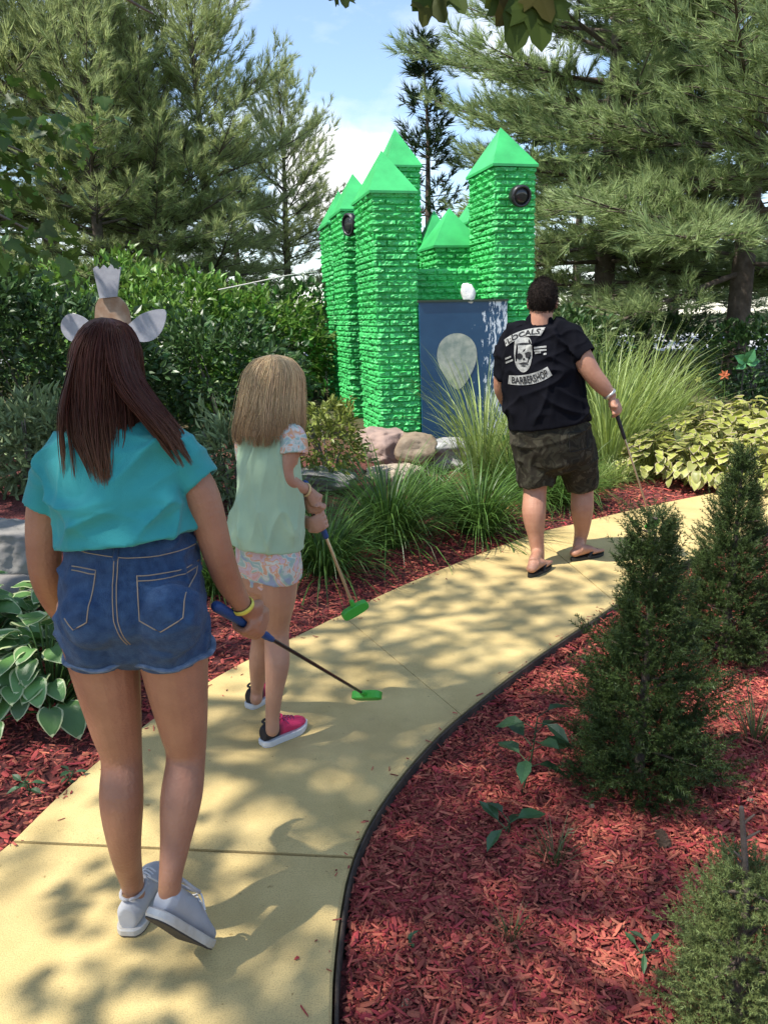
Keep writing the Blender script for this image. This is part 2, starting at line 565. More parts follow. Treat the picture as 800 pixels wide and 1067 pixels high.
def path_material():
    m = mat('yellow_concrete', (.5, .38, .16), .85)
    nt = m.node_tree; N, L = nt.nodes, nt.links
    b = N['Principled BSDF']
    tc = N.new('ShaderNodeTexCoord')
    def noise_(sc, det, rough=.6):
        n = N.new('ShaderNodeTexNoise'); n.inputs['Scale'].default_value = sc
        n.inputs['Detail'].default_value = det; n.inputs['Roughness'].default_value = rough
        L.new(tc.outputs['Object'], n.inputs['Vector']); return n
    n1 = noise_(2.6, 8, .65)
    r = N.new('ShaderNodeValToRGB'); e = r.color_ramp.elements
    e[0].position, e[1].position = .3, .7
    e[0].color = (.51, .38, .155, 1); e[1].color = (.70, .54, .245, 1)
    L.new(n1.outputs['Fac'], r.inputs['Fac'])
    n2 = noise_(260, 2)
    r2 = N.new('ShaderNodeValToRGB'); e = r2.color_ramp.elements
    e[0].position, e[1].position = .30, .55; e[0].color = (.68, .68, .68, 1); e[1].color = (1, 1, 1, 1)
    L.new(n2.outputs['Fac'], r2.inputs['Fac'])
    mu = N.new('ShaderNodeMix'); mu.data_type = 'RGBA'; mu.blend_type = 'MULTIPLY'; mu.inputs[0].default_value = 1
    L.new(r.outputs['Color'], mu.inputs[6]); L.new(r2.outputs['Color'], mu.inputs[7])
    # worn grey scuffs
    n4 = noise_(5.5, 10, .72)
    r4 = N.new('ShaderNodeValToRGB'); e = r4.color_ramp.elements
    e[0].position, e[1].position = .60, .74; e[0].color = (0, 0, 0, 1); e[1].color = (.55, .55, .55, 1)
    L.new(n4.outputs['Fac'], r4.inputs['Fac'])
    mw = N.new('ShaderNodeMix'); mw.data_type = 'RGBA'
    L.new(r4.outputs['Color'], mw.inputs[0]); L.new(mu.outputs[2], mw.inputs[6])
    mw.inputs[7].default_value = (.37, .28, .13, 1)
    n5 = noise_(.8, 6, .6)
    r5 = N.new('ShaderNodeValToRGB'); e = r5.color_ramp.elements
    e[0].position, e[1].position = .35, .65; e[0].color = (.82, .80, .78, 1); e[1].color = (1.06, 1.05, 1.0, 1)
    L.new(n5.outputs['Fac'], r5.inputs['Fac'])
    m5 = N.new('ShaderNodeMix'); m5.data_type = 'RGBA'; m5.blend_type = 'MULTIPLY'; m5.inputs[0].default_value = 1
    L.new(mw.outputs[2], m5.inputs[6]); L.new(r5.outputs['Color'], m5.inputs[7])
    n6 = noise_(38, 3, .5)
    r6 = N.new('ShaderNodeValToRGB'); e = r6.color_ramp.elements
    e[0].position, e[1].position = .26, .31; e[0].color = (.45, .40, .30, 1); e[1].color = (1, 1, 1, 1)
    L.new(n6.outputs['Fac'], r6.inputs['Fac'])
    m6 = N.new('ShaderNodeMix'); m6.data_type = 'RGBA'; m6.blend_type = 'MULTIPLY'; m6.inputs[0].default_value = .7
    L.new(m5.outputs[2], m6.inputs[6]); L.new(r6.outputs['Color'], m6.inputs[7])
    L.new(m6.outputs[2], b.inputs['Base Color'])
    bp = N.new('ShaderNodeBump'); bp.inputs['Strength'].default_value = .45; bp.inputs['Distance'].default_value = .004
    L.new(n2.outputs['Fac'], bp.inputs['Height']); L.new(bp.outputs['Normal'], b.inputs['Normal'])
    return m
# concrete slabs with open joints
def near_index(poly, p):
    return int(np.argmin(np.linalg.norm(poly - np.array(p), axis=1)))
jl = [near_index(LE, P(10, 877)[:2])]
jr = [near_index(RE, P(366, 894)[:2])]
jl.append(near_index(LE, P(360, 640)[:2])); jr.append(near_index(RE, P(478, 745)[:2]))
jl.append(near_index(LE, P(560, 556)[:2])); jr.append(near_index(RE, P(640, 628)[:2]))
jl.append(near_index(LE, P(760, 510)[:2])); jr.append(near_index(RE, P(790, 549)[:2]))
cuts_l = [0, 60] + jl + [620, 699]
cuts_r = [0, 60] + jr + [620, 699]
pm = MB()
for k in range(len(cuts_l) - 1):
    a, b_, c, d = cuts_l[k], cuts_l[k + 1], cuts_r[k], cuts_r[k + 1]
    n = 26
    fl = np.linspace(a, b_, n); fr = np.linspace(c, d, n)
    Lp = np.stack([np.interp(fl, np.arange(700), LE[:, i]) for i in (0, 1)], 1)
    Rp = np.stack([np.interp(fr, np.arange(700), RE[:, i]) for i in (0, 1)], 1)
    gap = .0065 if k == 1 or k == 0 else (.0018 if k in (2, 3) else .004)
    gap2 = .0065 if k == 0 or k == 1 else (.0018 if k in (2,) else .004)
    g0 = .0065 if k == 2 else gap
    def push(arr, i, j, g):
        v = arr[j] - arr[i]; v = v / np.linalg.norm(v); arr[i] = arr[i] + v * g
    for arr in (Lp, Rp):
        push(arr, 0, 1, g0); push(arr, -1, -2, .0018 if k == 2 else gap2)
    cols = []
    for w, z in ((0, -.16), (0, -.008), (.006, 0), (.25, 0), (.5, 0), (.75, 0), (.994, 0), (1, -.008), (1, -.16)):
        p = Lp + (Rp - Lp) * w
        cols.append(np.concatenate([p, np.full((n, 1), z)], 1))
    V = np.stack(cols, 1)                     # n x 9 x 3
    low = V[[0, -1]].copy()
    V[0, :, 2] = np.minimum(V[0, :, 2], -.006); V[-1, :, 2] = np.minimum(V[-1, :, 2], -.006)
    e0 = V[0] + (V[0] - V[1]) / np.linalg.norm(V[0] - V[1], axis=1, keepdims=True) * .003
    low[:, :, 2] = -.16
    V = np.concatenate([low[:1], V, low[1:]], 0)
    m_ = V.shape[0]
    ii = np.arange(m_ * 9).reshape(m_, 9)
    pm.add(V.reshape(-1, 3), [np.stack([ii[:-1, :-1].ravel(), ii[:-1, 1:].ravel(), ii[1:, 1:].ravel(), ii[1:, :-1].ravel()], 1)])
tag(obj('path', pm.mesh('path', path_material())), kind='structure')

# black edging along the right side
em = MB()
off = np.stack([np.gradient(RE[:, 1]), -np.gradient(RE[:, 0])], 1)
off /= np.linalg.norm(off, axis=1, keepdims=True)
sel = np.arange(20, 690, 2)
rng = np.random.RandomState(3)
wob = np.convolve(rng.randn(len(sel)), np.ones(9) / 9, 'same') * .004
prof = [(.002, -.16), (.002, -.012), (.006, -.008), (.010, -.012), (.011, -.16)]
V = np.stack([np.concatenate([RE[sel] + off[sel] * (o + wob[:, None] * .6 + .004), (z + wob * (1 if z > -.1 else 0))[:, None]], 1) for o, z in prof], 1)
ii = np.arange(len(sel) * 5).reshape(-1, 5)
em.add(V.reshape(-1, 3), [np.stack([ii[:-1, :-1].ravel(), ii[:-1, 1:].ravel(), ii[1:, 1:].ravel(), ii[1:, :-1].ravel()], 1)])
tag(obj('bed_edging', em.mesh('bed_edging', mat('black_edging', (.030, .025, .021), .85, scale=14, col2=(.085, .062, .045), bump=.6, bscale=50, detail=9))),
    'black edging strip holding the red mulch along the inner curve of the yellow path', 'edging')

# ------------------------------------------------------------------ mulch chips
def chips(n, region, seed, zoff=.004, big=1.0, flat=None):
    rs = np.random.RandomState(seed)
    out = []
    while sum(len(o) for o in out) < n:
        x = rs.uniform(region[0], region[1], n); y = rs.uniform(region[2], region[3], n)
        k = region[4](x, y)
        out.append(np.stack([x[k], y[k]], 1))
    p = np.concatenate(out)[:n]
    z = ground_z(p[:, 0], p[:, 1]) + zoff + rs.exponential(.006, n)
    if flat is not None: z = np.full(n, flat) + rs.uniform(0, .003, n)
    th = rs.uniform(0, 2 * math.pi, n)
    tilt = rs.normal(0, .22, n)
    D = np.stack([np.cos(th), np.sin(th), tilt], 1)
    nr = np.stack([rs.normal(0, .35, n), rs.normal(0, .35, n), np.ones(n)], 1)
    ln = np.clip(rs.gamma(3.2, .0088, n), .007, .07) * big
    sc = np.stack([np.clip(rs.gamma(2.6, .0014, n), .0013, .010) * big, ln, rs.uniform(.002, .005, n)], 1)
    # a splinter: long ridge with ragged ends
    TV = [(-.8, -.5, 0), (.8, -.42, 0), (1, .2, 0), (.35, .52, 0), (-.6, .4, 0), (-1, 0, 0), (-.3, -.46, 1), (.2, .4, .9)]
    TF = [[(0, 1, 6)], [(1, 2, 7, 6)], [(2, 3, 7)], [(3, 4, 7)], [(4, 5, 6, 7)], [(5, 0, 6)]]
    TF = [[(0, 1, 6), (2, 3, 7), (3, 4, 7), (5, 0, 6)], [(1, 2, 7, 6), (4, 5, 6, 7)]]
    return scatter(TV, TF, np.concatenate([p, z[:, None]], 1), D, nr, sc)
def right_ok(x, y):
    return inside(x, y, RIGHTPOLY) & ~inside(x, y, PATHPOLY) & (dist_poly(x, y, RE) > .016)
def left_ok(x, y):
    d = dist_poly(x, y, LE)
    return ~inside(x, y, RIGHTPOLY) & ~inside(x, y, PATHPOLY) & (d < 1.7) & (np.random.RandomState(1).rand(len(x)) < np.clip(1.5 - d, .12, 1))
cmb = MB()
cmb.add(*chips(30000, (-.12, 1.5, .95, 2.6, right_ok), 1))
cmb.add(*chips(15000, (-.1, 3.0, 2.5, 5.3, right_ok), 2, big=1.15))
cmb.add(*chips(13000, (-2.4, 1.2, 1.6, 5.6, left_ok), 3, big=1.1))
cmb.add(*chips(3500, (1.0, 4.4, 4.9, 7.6, left_ok), 5, big=1.3))
def spill(x, y):
    d = np.minimum(dist_poly(x, y, LE), dist_poly(x, y, RE) * 1.6)
    return inside(x, y, PATHPOLY) & (np.random.RandomState(2).rand(len(x)) < np.exp(-d * 26))
cmb.add(*chips(150, (-1.6, 2.2, 1.3, 5.2, spill), 8, flat=.001, big=.7))
cmb.add(*chips(34000, (-.12, 1.9, .95, 3.4, right_ok), 9, zoff=.002, big=.55))
def rim(x, y):
    return right_ok(x, y) & (dist_poly(x, y, RE) < .045)
cmb.add(*chips(1500, (-.12, 2.6, .95, 4.6, rim), 10, zoff=.022))
chip_mat = mat('red_mulch', (.265, .044, .033), .8, var=.5, hue=.014, island=True, col2=(.41, .108, .078), spec=.3)
tag(obj('mulch_chips', cmb.mesh('mulch_chips', chip_mat)), 'red dyed wood mulch chips covering the beds', 'mulch', kind='stuff')
# ------------------------------------------------------------------ castle
def proj(p):
    d = Vector(p) - EYE
    z = d.dot(FW)
    return 400 + F * d.dot(RT) / z, 533.5 - F * d.dot(UP) / z
def vnoise(x, y, seed=0):
    xi, yi = np.floor(x).astype(int), np.floor(y).astype(int)
    fx, fy = x - xi, y - yi
    fx, fy = fx * fx * (3 - 2 * fx), fy * fy * (3 - 2 * fy)
    def h(a, b):
        v = np.sin(a * 127.1 + b * 311.7 + seed * 74.7) * 43758.5453
        return v - np.floor(v)
    return (h(xi, yi) * (1 - fx) + h(xi + 1, yi) * fx) * (1 - fy) + (h(xi, yi + 1) * (1 - fx) + h(xi + 1, yi + 1) * fx) * fy

CA = R(13)
EX = np.array((math.cos(CA), math.sin(CA), 0)); EY = np.array((-math.sin(CA), math.cos(CA), 0)); EZ = np.array((0, 0, 1.0))
LEAN = .020
def green(name, c, bump):
    m = mat(name, c, .44, bump=bump, bscale=90, scale=2.6, col2=tuple(k * .70 for k in c), detail=10)
    return m
brick_mat = green('green_painted_stone', (.075, .58, .155), .35)
roof_mat = green('green_painted_board', (.050, .46, .130), .10)
C0 = np.array(A(400.5, 447, 8.0))
BASE_Z = float(C0[2])

def lean(V):
    V = np.array(V, dtype=float).reshape(-1, 3)
    V[:, 0] -= LEAN * (V[:, 2] - BASE_Z)
    return V
def brick_wall(corner, w, d, z0, z1, seed):
    """four rock-faced brick faces round the box whose front left corner is given"""
    mb = MB()
    c = np.array((corner[0], corner[1], 0.0))
    P4 = [c, c + EX * w, c + EX * w + EY * d, c + EY * d]
    NR = [-EY, EX, EY, -EX]
    CH, BL = .064, .23
    nv = int((z1 - z0) / .0105) + 1
    vz = np.linspace(z0, z1, nv)
    for f in range(4):
        a, b = P4[f], P4[(f + 1) % 4]
        ln = np.linalg.norm(b - a)
        nu = max(int(ln / .0125), 4) + 1
        u = np.linspace(0, ln, nu)
        U, Z = np.meshgrid(u, vz)
        zz = (Z - z0) / CH
        row = np.floor(zz)
        fv = zz - row
        off = (row % 2) * .5 + .2 * (vnoise(row * 1.0 + .01, row * 0 + .01, seed + f) - .5)
        uu = U / BL + off + f * 3.3 + seed
        colr = np.floor(uu)
        fu = uu - colr
        ev = np.minimum(fv, 1 - fv) * CH
        eu = np.minimum(fu, 1 - fu) * BL
        edge = np.minimum(ev, eu)
        face = smoothstep(.002, .012, edge)
        r1 = vnoise(colr + .01, row * 1.7 + .01, seed + 9)
        rough = vnoise(U * 26 + seed, Z * 40, seed + f) * .6 + vnoise(U * 62, Z * 75, seed + f + 4) * .4
        chisel = vnoise(uu * 2.3 + 7, row * 3.1 + .01, seed) - .5
        D = face * (.002 + .015 * r1 + .040 * (rough - .3) + .016 * chisel * (.5 - fv)) - (1 - face) * .007
        D = D + (1 - fv) * face * .005
        V = a[None, None] + (b - a)[None, None] * (U / ln)[..., None]
        V[..., 2] = Z
        V = V + NR[f][None, None] * D[..., None]
        for cidx, ff in ((0, (f - 1) % 4), (nu - 1, f)):
            cr = P4[f] if cidx == 0 else P4[(f + 1) % 4]
            h = .012 * smoothstep(.002, .012, ev[:, 0]) * (.25 + vnoise(row[:, 0] * 1.3 + .2, Z[:, 0] * 50, seed + ff))
            dg = NR[f] + (NR[(f - 1) % 4] if cidx == 0 else NR[(f + 1) % 4])
            V[:, cidx, :2] = cr[:2] + (dg * 1)[None, :2] * h[:, None]
            V[:, cidx, 2] = vz
        ii = np.arange(nu * nv).reshape(nv, nu)
        mb.add(lean(V), [np.stack([ii[:-1, :-1].ravel(), ii[:-1, 1:].ravel(), ii[1:, 1:].ravel(), ii[1:, :-1].ravel()], 1)])
    return mb.mesh('tower', brick_mat, smooth=False)
def roof_mesh(corner, w, d, z, h, ov=.035):
    mb = MB()
    c = np.array((corner[0], corner[1], 0.0))
    lo = [c - EX * ov - EY * ov, c + EX * (w + ov) - EY * ov, c + EX * (w + ov) + EY * (d + ov), c - EX * ov + EY * (d + ov)]
    ap = c + EX * w / 2 + EY * d / 2
    V = [tuple(p[:2]) + (z - .012,) for p in lo] + [tuple(p[:2]) + (z + .012,) for p in lo] + [tuple(ap[:2]) + (z + h,)]
    mb.add(lean(V), [[(3, 2, 1, 0)] + [(i, (i + 1) % 4, 4 + (i + 1) % 4, 4 + i) for i in range(4)], [(4 + i, 4 + (i + 1) % 4, 8) for i in range(4)]])
    return mb.mesh('roof', roof_mat)

castle = thing('castle', 'bright green miniature castle of stone towers with pointed roofs and a blue front panel', 'castle', tuple(C0))
def tower(px, py, Y, w, d, apex_y, z0=None, seed=1):
    e = np.array(A(px, py, Y))
    z1 = e[2]
    e[0] += LEAN * (z1 - BASE_Z)
    z0 = BASE_Z - .3 if z0 is None else z0
    t = obj('tower', brick_wall(e, w, d, z0, z1, seed), castle)
    ctr = e + EX * w / 2 + EY * d / 2
    # roof height from the apex seen in the photo
    top = A(px, apex_y, ctr[1])[2]
    obj('roof', roof_mesh(e, w, d, z1, top - z1), t)
    return e, z1
T1, z1 = tower(387.5, 200, 8.0, .42, .85, 157, seed=1)
tower(357, 219, 9.35, .42, .75, 181, seed=2)
tower(343, 233, 10.7, .42, .75, 199, seed=3)
tower(405.5, 173, 10.0, .37, .8, 134, seed=4)
# the front line runs from the first tower to the right one
def on_front(s, z):
    v = T1 + EX * s
    return Vector((v[0] - LEAN * (z - BASE_Z), v[1], z))
s_r = .5
while proj(on_front(s_r, 3.0))[0] < 515.5:
    s_r += .005
R1w = T1 + EX * s_r
zr = A(515, 172, R1w[1])[2]
tr_ = obj('tower', brick_wall(R1w, .42, .75, BASE_Z - .3, zr, 5), castle)
cc = R1w + EX * .21 + EY * .38
obj('roof', roof_mesh(R1w, .42, .75, zr, A(515, 133, cc[1])[2] - zr), tr_)
tower(454, 257, 8.95, .52, .6, 217, seed=6)
tower(442, 263, 9.9, .42, .5, 219, seed=7)
tower(489, 232, 9.9, .40, .5, 198, seed=8)
# curtain wall behind the panel
wz = A(440, 281, 8.7)[2]
cw = T1 + EX * .40 + EY * .42
obj('curtain_wall', brick_wall(cw, s_r - .36, .25, BASE_Z - .3, wz, 11), castle)

# painted panel
pz1 = A(428, 315.5, float((T1 + EX * .44)[1]))[2]
pz0 = BASE_Z - .12
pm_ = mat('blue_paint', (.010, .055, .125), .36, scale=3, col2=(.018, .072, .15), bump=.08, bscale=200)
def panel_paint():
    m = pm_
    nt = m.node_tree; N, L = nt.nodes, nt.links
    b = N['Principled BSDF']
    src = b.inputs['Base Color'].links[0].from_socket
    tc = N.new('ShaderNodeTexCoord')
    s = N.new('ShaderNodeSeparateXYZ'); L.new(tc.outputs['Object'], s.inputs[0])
    # white streaks along the right-hand side: sun glare painted into the colour
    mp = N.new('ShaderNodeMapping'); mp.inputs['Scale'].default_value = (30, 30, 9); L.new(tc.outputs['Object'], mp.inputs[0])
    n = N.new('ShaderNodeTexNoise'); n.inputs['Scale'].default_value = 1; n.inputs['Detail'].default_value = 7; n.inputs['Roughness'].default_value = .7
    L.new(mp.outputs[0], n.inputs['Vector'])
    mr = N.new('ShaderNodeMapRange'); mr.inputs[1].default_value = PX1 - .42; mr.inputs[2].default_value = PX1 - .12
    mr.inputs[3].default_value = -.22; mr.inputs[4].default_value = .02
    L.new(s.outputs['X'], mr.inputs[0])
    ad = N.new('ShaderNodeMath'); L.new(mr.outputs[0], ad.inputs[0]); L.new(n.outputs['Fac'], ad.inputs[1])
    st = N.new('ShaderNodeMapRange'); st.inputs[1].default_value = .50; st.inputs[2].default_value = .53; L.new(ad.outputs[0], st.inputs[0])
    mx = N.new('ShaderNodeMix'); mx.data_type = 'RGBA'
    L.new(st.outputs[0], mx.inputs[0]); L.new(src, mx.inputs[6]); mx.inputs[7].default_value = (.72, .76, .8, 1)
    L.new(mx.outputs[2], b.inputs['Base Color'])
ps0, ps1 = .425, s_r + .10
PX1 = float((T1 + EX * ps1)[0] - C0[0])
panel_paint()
mb = MB()
def pnt(s, dpt, z):
    v = T1 + EX * s - EY * dpt
    return (v[0], v[1], z)
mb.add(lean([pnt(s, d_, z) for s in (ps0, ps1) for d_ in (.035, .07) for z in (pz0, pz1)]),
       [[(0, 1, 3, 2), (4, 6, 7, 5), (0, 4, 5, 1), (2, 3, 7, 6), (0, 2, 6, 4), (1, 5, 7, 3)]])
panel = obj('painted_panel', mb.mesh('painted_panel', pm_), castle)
panel['label'] = 'dark blue painted front panel with a pale oval and white painted sun dapples along its right side'
mb = MB()
mb.add(lean([pnt(s, d_, z) for s in (ps0 - .01, ps1 + .01) for d_ in (.02, .085) for z in (pz1, pz1 + .022)]),
       [[(0, 1, 3, 2), (4, 6, 7, 5), (0, 4, 5, 1), (2, 3, 7, 6), (0, 2, 6, 4), (1, 5, 7, 3)]])
obj('top_rail', mb.mesh('top_rail', mat('dark_rail', (.03, .05, .03), .6)), panel)
# plain pale oval painted on the board (wide above, narrow below)
mb = MB()
om = mat('pale_paint', (.50, .50, .40), .6, scale=9, col2=(.24, .29, .24), detail=5)
ctr = A(474, 372, float((T1 + EX * .9)[1]))
ss = ps0
while proj(on_front(ss, ctr.z))[0] < 473.5:
    ss += .003
ring = []
for k in range(40):
    w = 2 * math.pi * k / 40
    x, y = math.cos(w), math.sin(w)
    hw = .24 * (1 - .10 * (1 - y)) if y > 0 else .216 * (1 - .42 * (-y) ** 1.3)
    ring.append(pnt(ss + x * hw, .0735, ctr.z + (y * .245 if y > 0 else y * .33)))
mb.add(lean(ring + [pnt(ss, .0735, ctr.z)]), [[(i, (i + 1) % 40, 40) for i in range(40)]])
obj('pale_oval', mb.mesh('pale_oval', om), panel)

# white lump on the top rail
def rock_mesh(name, r, seed, m, sub=4, amp=.28, freq=1.4, flat=None):
    bm = bmesh.new()
    bmesh.ops.create_icosphere(bm, subdivisions=sub, radius=1)
    rr_ = np.random.RandomState(seed * 11 + 3)
    planes = [(Vector(rr_.normal(0, 1, 3)).normalized(), rr_.uniform(.55, .86)) for _ in range(13)] + [(Vector((.1, -.1, 1)).normalized(), .66)]
    for v in bm.verts:
        p = v.co.copy()
        q = p * freq + Vector((seed * 3.7, seed * 1.3, -seed * 2.1))
        d = amp * noise.noise(q) + amp * .45 * noise.noise(q * 2.3) + amp * .2 * noise.noise(q * 6) + amp * .10 * noise.noise(q * 14)
        # facets
        fct = max(0, noise.noise(q * .8 + Vector((9, 0, 0)))) * .25
        for n_, h_ in planes:
            e_ = p.dot(n_) - h_ - .05 * noise.noise(q * 3)
            if e_ > 0: p -= n_ * e_ * .92
        p = p * (1 + d * .55 - fct * .4) * 1.15
        v.co = Vector((p.x * r[0], p.y * r[1], p.z * r[2]))
    me = bpy.data.meshes.new(name)
    bm.to_mesh(me); bm.free()
    me.polygons.foreach_set('use_smooth', np.ones(len(me.polygons), dtype=bool))
    me.materials.append(m)
    return me
tp = A(487, 305, float((T1 + EX * .95)[1]) - .05)
tag(obj('white_ornament', rock_mesh('white_ornament', (.066, .035, .125), 8, mat('white_plaster', (.75, .75, .72), .5, bump=.4), 3, .35), None,
        (tp.x, tp.y, tp.z), local=True), 'small white jagged lump standing on the top edge of the blue castle panel', 'ornament')

# round black lamps on the towers
lamp_black = mat('black_housing', (.012, .012, .014), .38)
lamp_grey = mat('lamp_rim', (.03, .03, .035), .35)
lens_mat = mat('lamp_lens', (.025, .027, .03), .12, spec=.6)
def lamp(p, d, r, wallpt, label):
    t = thing('round_lamp', label, 'lamp', tuple(p), 'black round lamps on the castle towers')
    p, d = np.array(p), np.array(d, dtype=float); d /= np.linalg.norm(d)
    m = MB(); m.tube([p - d * .10, p - d * .05, p + d * .02, p + d * .05], [r * .55, r * .9, r, r], n=28, cap='flat', start='flat', sub=2)
    obj('housing', m.mesh('housing', lamp_black, True), t)
    m = MB()
    u = np.cross(d, (0, 0, 1)); u /= np.linalg.norm(u); w = np.cross(u, d)
    rr = [p + d * .052 + (u * math.cos(a) + w * math.sin(a)) * r * .86 for a in np.linspace(0, 2 * math.pi, 33)]
    m.tube(rr, [.014] * 33, n=8, sub=1)
    obj('rim', m.mesh('rim', lamp_grey, True), t)
    m = MB(); m.tube([p + d * .045, p + d * .058, p + d * .064], [r * .66, r * .5, r * .1], n=24, cap='flat', start='flat', sub=2)
    obj('lens', m.mesh('lens', lens_mat, True), t)
    m = MB(); m.tube([p - d * .06, np.array(wallpt)], [.016, .016], n=8, sub=2)
    obj('bracket', m.mesh('bracket', lamp_black, True), t)
pL = A(541, 204, float(R1w[1]) - .14)
lamp(pL, (.25, -.92, -.22), .105, pL + Vector((-.08, .16, .02)), 'black round lamp fixed high on the tall right hand castle tower')
pL = A(366.5, 234, 9.1)
lamp(pL, (-.80, -.52, -.1), .125, pL + Vector((.05, .28, .02)), 'black round lamp facing left between the left hand castle towers')

# ------------------------------------------------------------------ boulders
def rock(px, py, Y, r, seed, c1, c2, label, name='boulder'):
    p = A(px, py, Y)
    m = mat('stone_%d' % seed, c1, .85, scale=3.5, col2=c2, bump=.7, bscale=26, detail=8)
    tag(obj(name, rock_mesh(name, r, seed, m, 5 if r[0] > .25 else 4), None, tuple(p), local=True), label, 'boulder', 'boulders round the castle and beds')
rock(398, 470, 7.55, (.30, .30, .25), 1, (.36, .25, .20), (.24, .17, .15), 'large pinkish boulder at the foot of the green front tower')
rock(432, 466, 7.25, (.21, .2, .15), 2, (.20, .14, .09), (.32, .25, .18), 'brown layered boulder below the blue castle panel')
rock(413, 494, 7.0, (.28, .25, .11), 3, (.42, .34, .25), (.3, .25, .2), 'low flat tan stone behind the grass clumps')
rock(475, 474, 7.45, (.36, .28, .19), 4, (.27, .26, .25), (.42, .42, .42), 'grey speckled boulder right of the brown boulder below the castle')
rock(338, 500, 6.5, (.36, .25, .12), 6, (.30, .28, .25), (.2, .19, .17), 'low grey stone beside the yellow green shrub and the blond girl')
rock(2, 572, 4.1, (.26, .22, .17), 7, (.30, .28, .25), (.20, .185, .17), 'weathered grey boulder behind the white edged hostas at the left')
rock(-2, 612, 3.9, (.22, .15, .10), 8, (.24, .22, .20), (.17, .16, .15), 'darker low stone leaning against the left boulder')
# ------------------------------------------------------------------ foliage templates
def fold_leaf(w=.5, fold=.12, bend=-.1):
    """leaf with a midrib fold and a pointed tip"""
    V = [(0, 0, 0), (-w * .42, .28, fold), (0, .30, 0), (w * .42, .28, fold), (-w * .46, .58, fold * .9 + bend * .4), (0, .62, bend * .4), (w * .46, .58, fold * .9 + bend * .4), (0, 1, bend)]
    Fq = [(1, 2, 5, 4), (2, 3, 6, 5)]
    Ft = [(0, 2, 1), (0, 3, 2), (4, 5, 7), (5, 6, 7)]
    return V, [Ft, Fq]
def maple_leaf():
    o = [(0, 0), (.16, .10), (.42, .02), (.34, .20), (.56, .34), (.46, .42), (.52, .60), (.26, .52), (.22, .62), (.17, .84), (0, 1.0)]
    pts = o + [(-x, y) for x, y in o[1:-1][::-1]]
    V = [(x, y, .10 * abs(x) - .12 * y * y) for x, y in pts]
    V.append((0, .34, 0))
    n = len(pts)
    return V, [[(i, (i + 1) % n, n) for i in range(n)]]
def needle_tuft(n, seed, w=.045, spread=.75, twig=True):
    rs = np.random.RandomState(seed)
    V, Fa = [], []
    for k in range(n):
        y0 = rs.uniform(-.2, .55)
        th = rs.uniform(0, 2 * math.pi)
        sp = rs.uniform(.25, 1) * spread
        d = np.array((math.cos(th) * sp, 1.0, math.sin(th) * sp)); d /= np.linalg.norm(d)
        s = np.cross(d, rs.normal(0, 1, 3)); s /= np.linalg.norm(s)
        p = np.array((0, y0, 0)); l = rs.uniform(.55, .85)
        i = len(V)
        V += [tuple(p - s * w), tuple(p + s * w), tuple(p + d * l + np.array((0, 0, -.05)))]
        Fa.append((i, i + 1, i + 2))
    return V, [Fa]
def rand_dirs(rs, n, up=0.0):
    d = rs.normal(0, 1, (n, 3)); d[:, 2] += up
    return d / np.linalg.norm(d, axis=1, keepdims=True)

bark = mat('pine_bark', (.075, .055, .042), .95, scale=9, col2=(.13, .10, .08), bump=.9, bscale=30)
bark_grey = mat('grey_bark', (.11, .10, .085), .95, scale=9, col2=(.17, .15, .13), bump=.9, bscale=30)
pine_mat = mat('pine_needles', (.22, .30, .12), .5, var=.35, hue=.02, island=True, col2=(.42, .50, .23), trans=.45, spec=.3)
pine_mat2 = mat('pine_needles_green', (.26, .32, .12), .5, var=.35, hue=.02, island=True, col2=(.48, .53, .25), trans=.5, spec=.3)
dark_spruce = mat('dark_spruce_needles', (.028, .055, .022), .55, var=.4, hue=.02, island=True, col2=(.055, .09, .035), trans=.2, spec=.3)
maple_mat = mat('maple_leaves', (.060, .12, .022), .45, var=.4, hue=.02, island=True, col2=(.12, .20, .035), trans=.42)
shrub_mat = mat('bright_shrub_leaves', (.09, .19, .03), .4, var=.45, hue=.025, island=True, col2=(.18, .30, .055), trans=.35)
shrub_dark = mat('dark_shrub_leaves', (.035, .08, .024), .4, var=.45, hue=.02, island=True, col2=(.075, .14, .04), trans=.25)
shrub_yel = mat('yellow_green_leaves', (.16, .21, .035), .45, var=.4, hue=.02, island=True, col2=(.26, .28, .06), trans=.35)
silver_mat = mat('silver_green_leaves', (.12, .18, .07), .6, var=.4, hue=.02, island=True, col2=(.24, .30, .15), trans=.25)

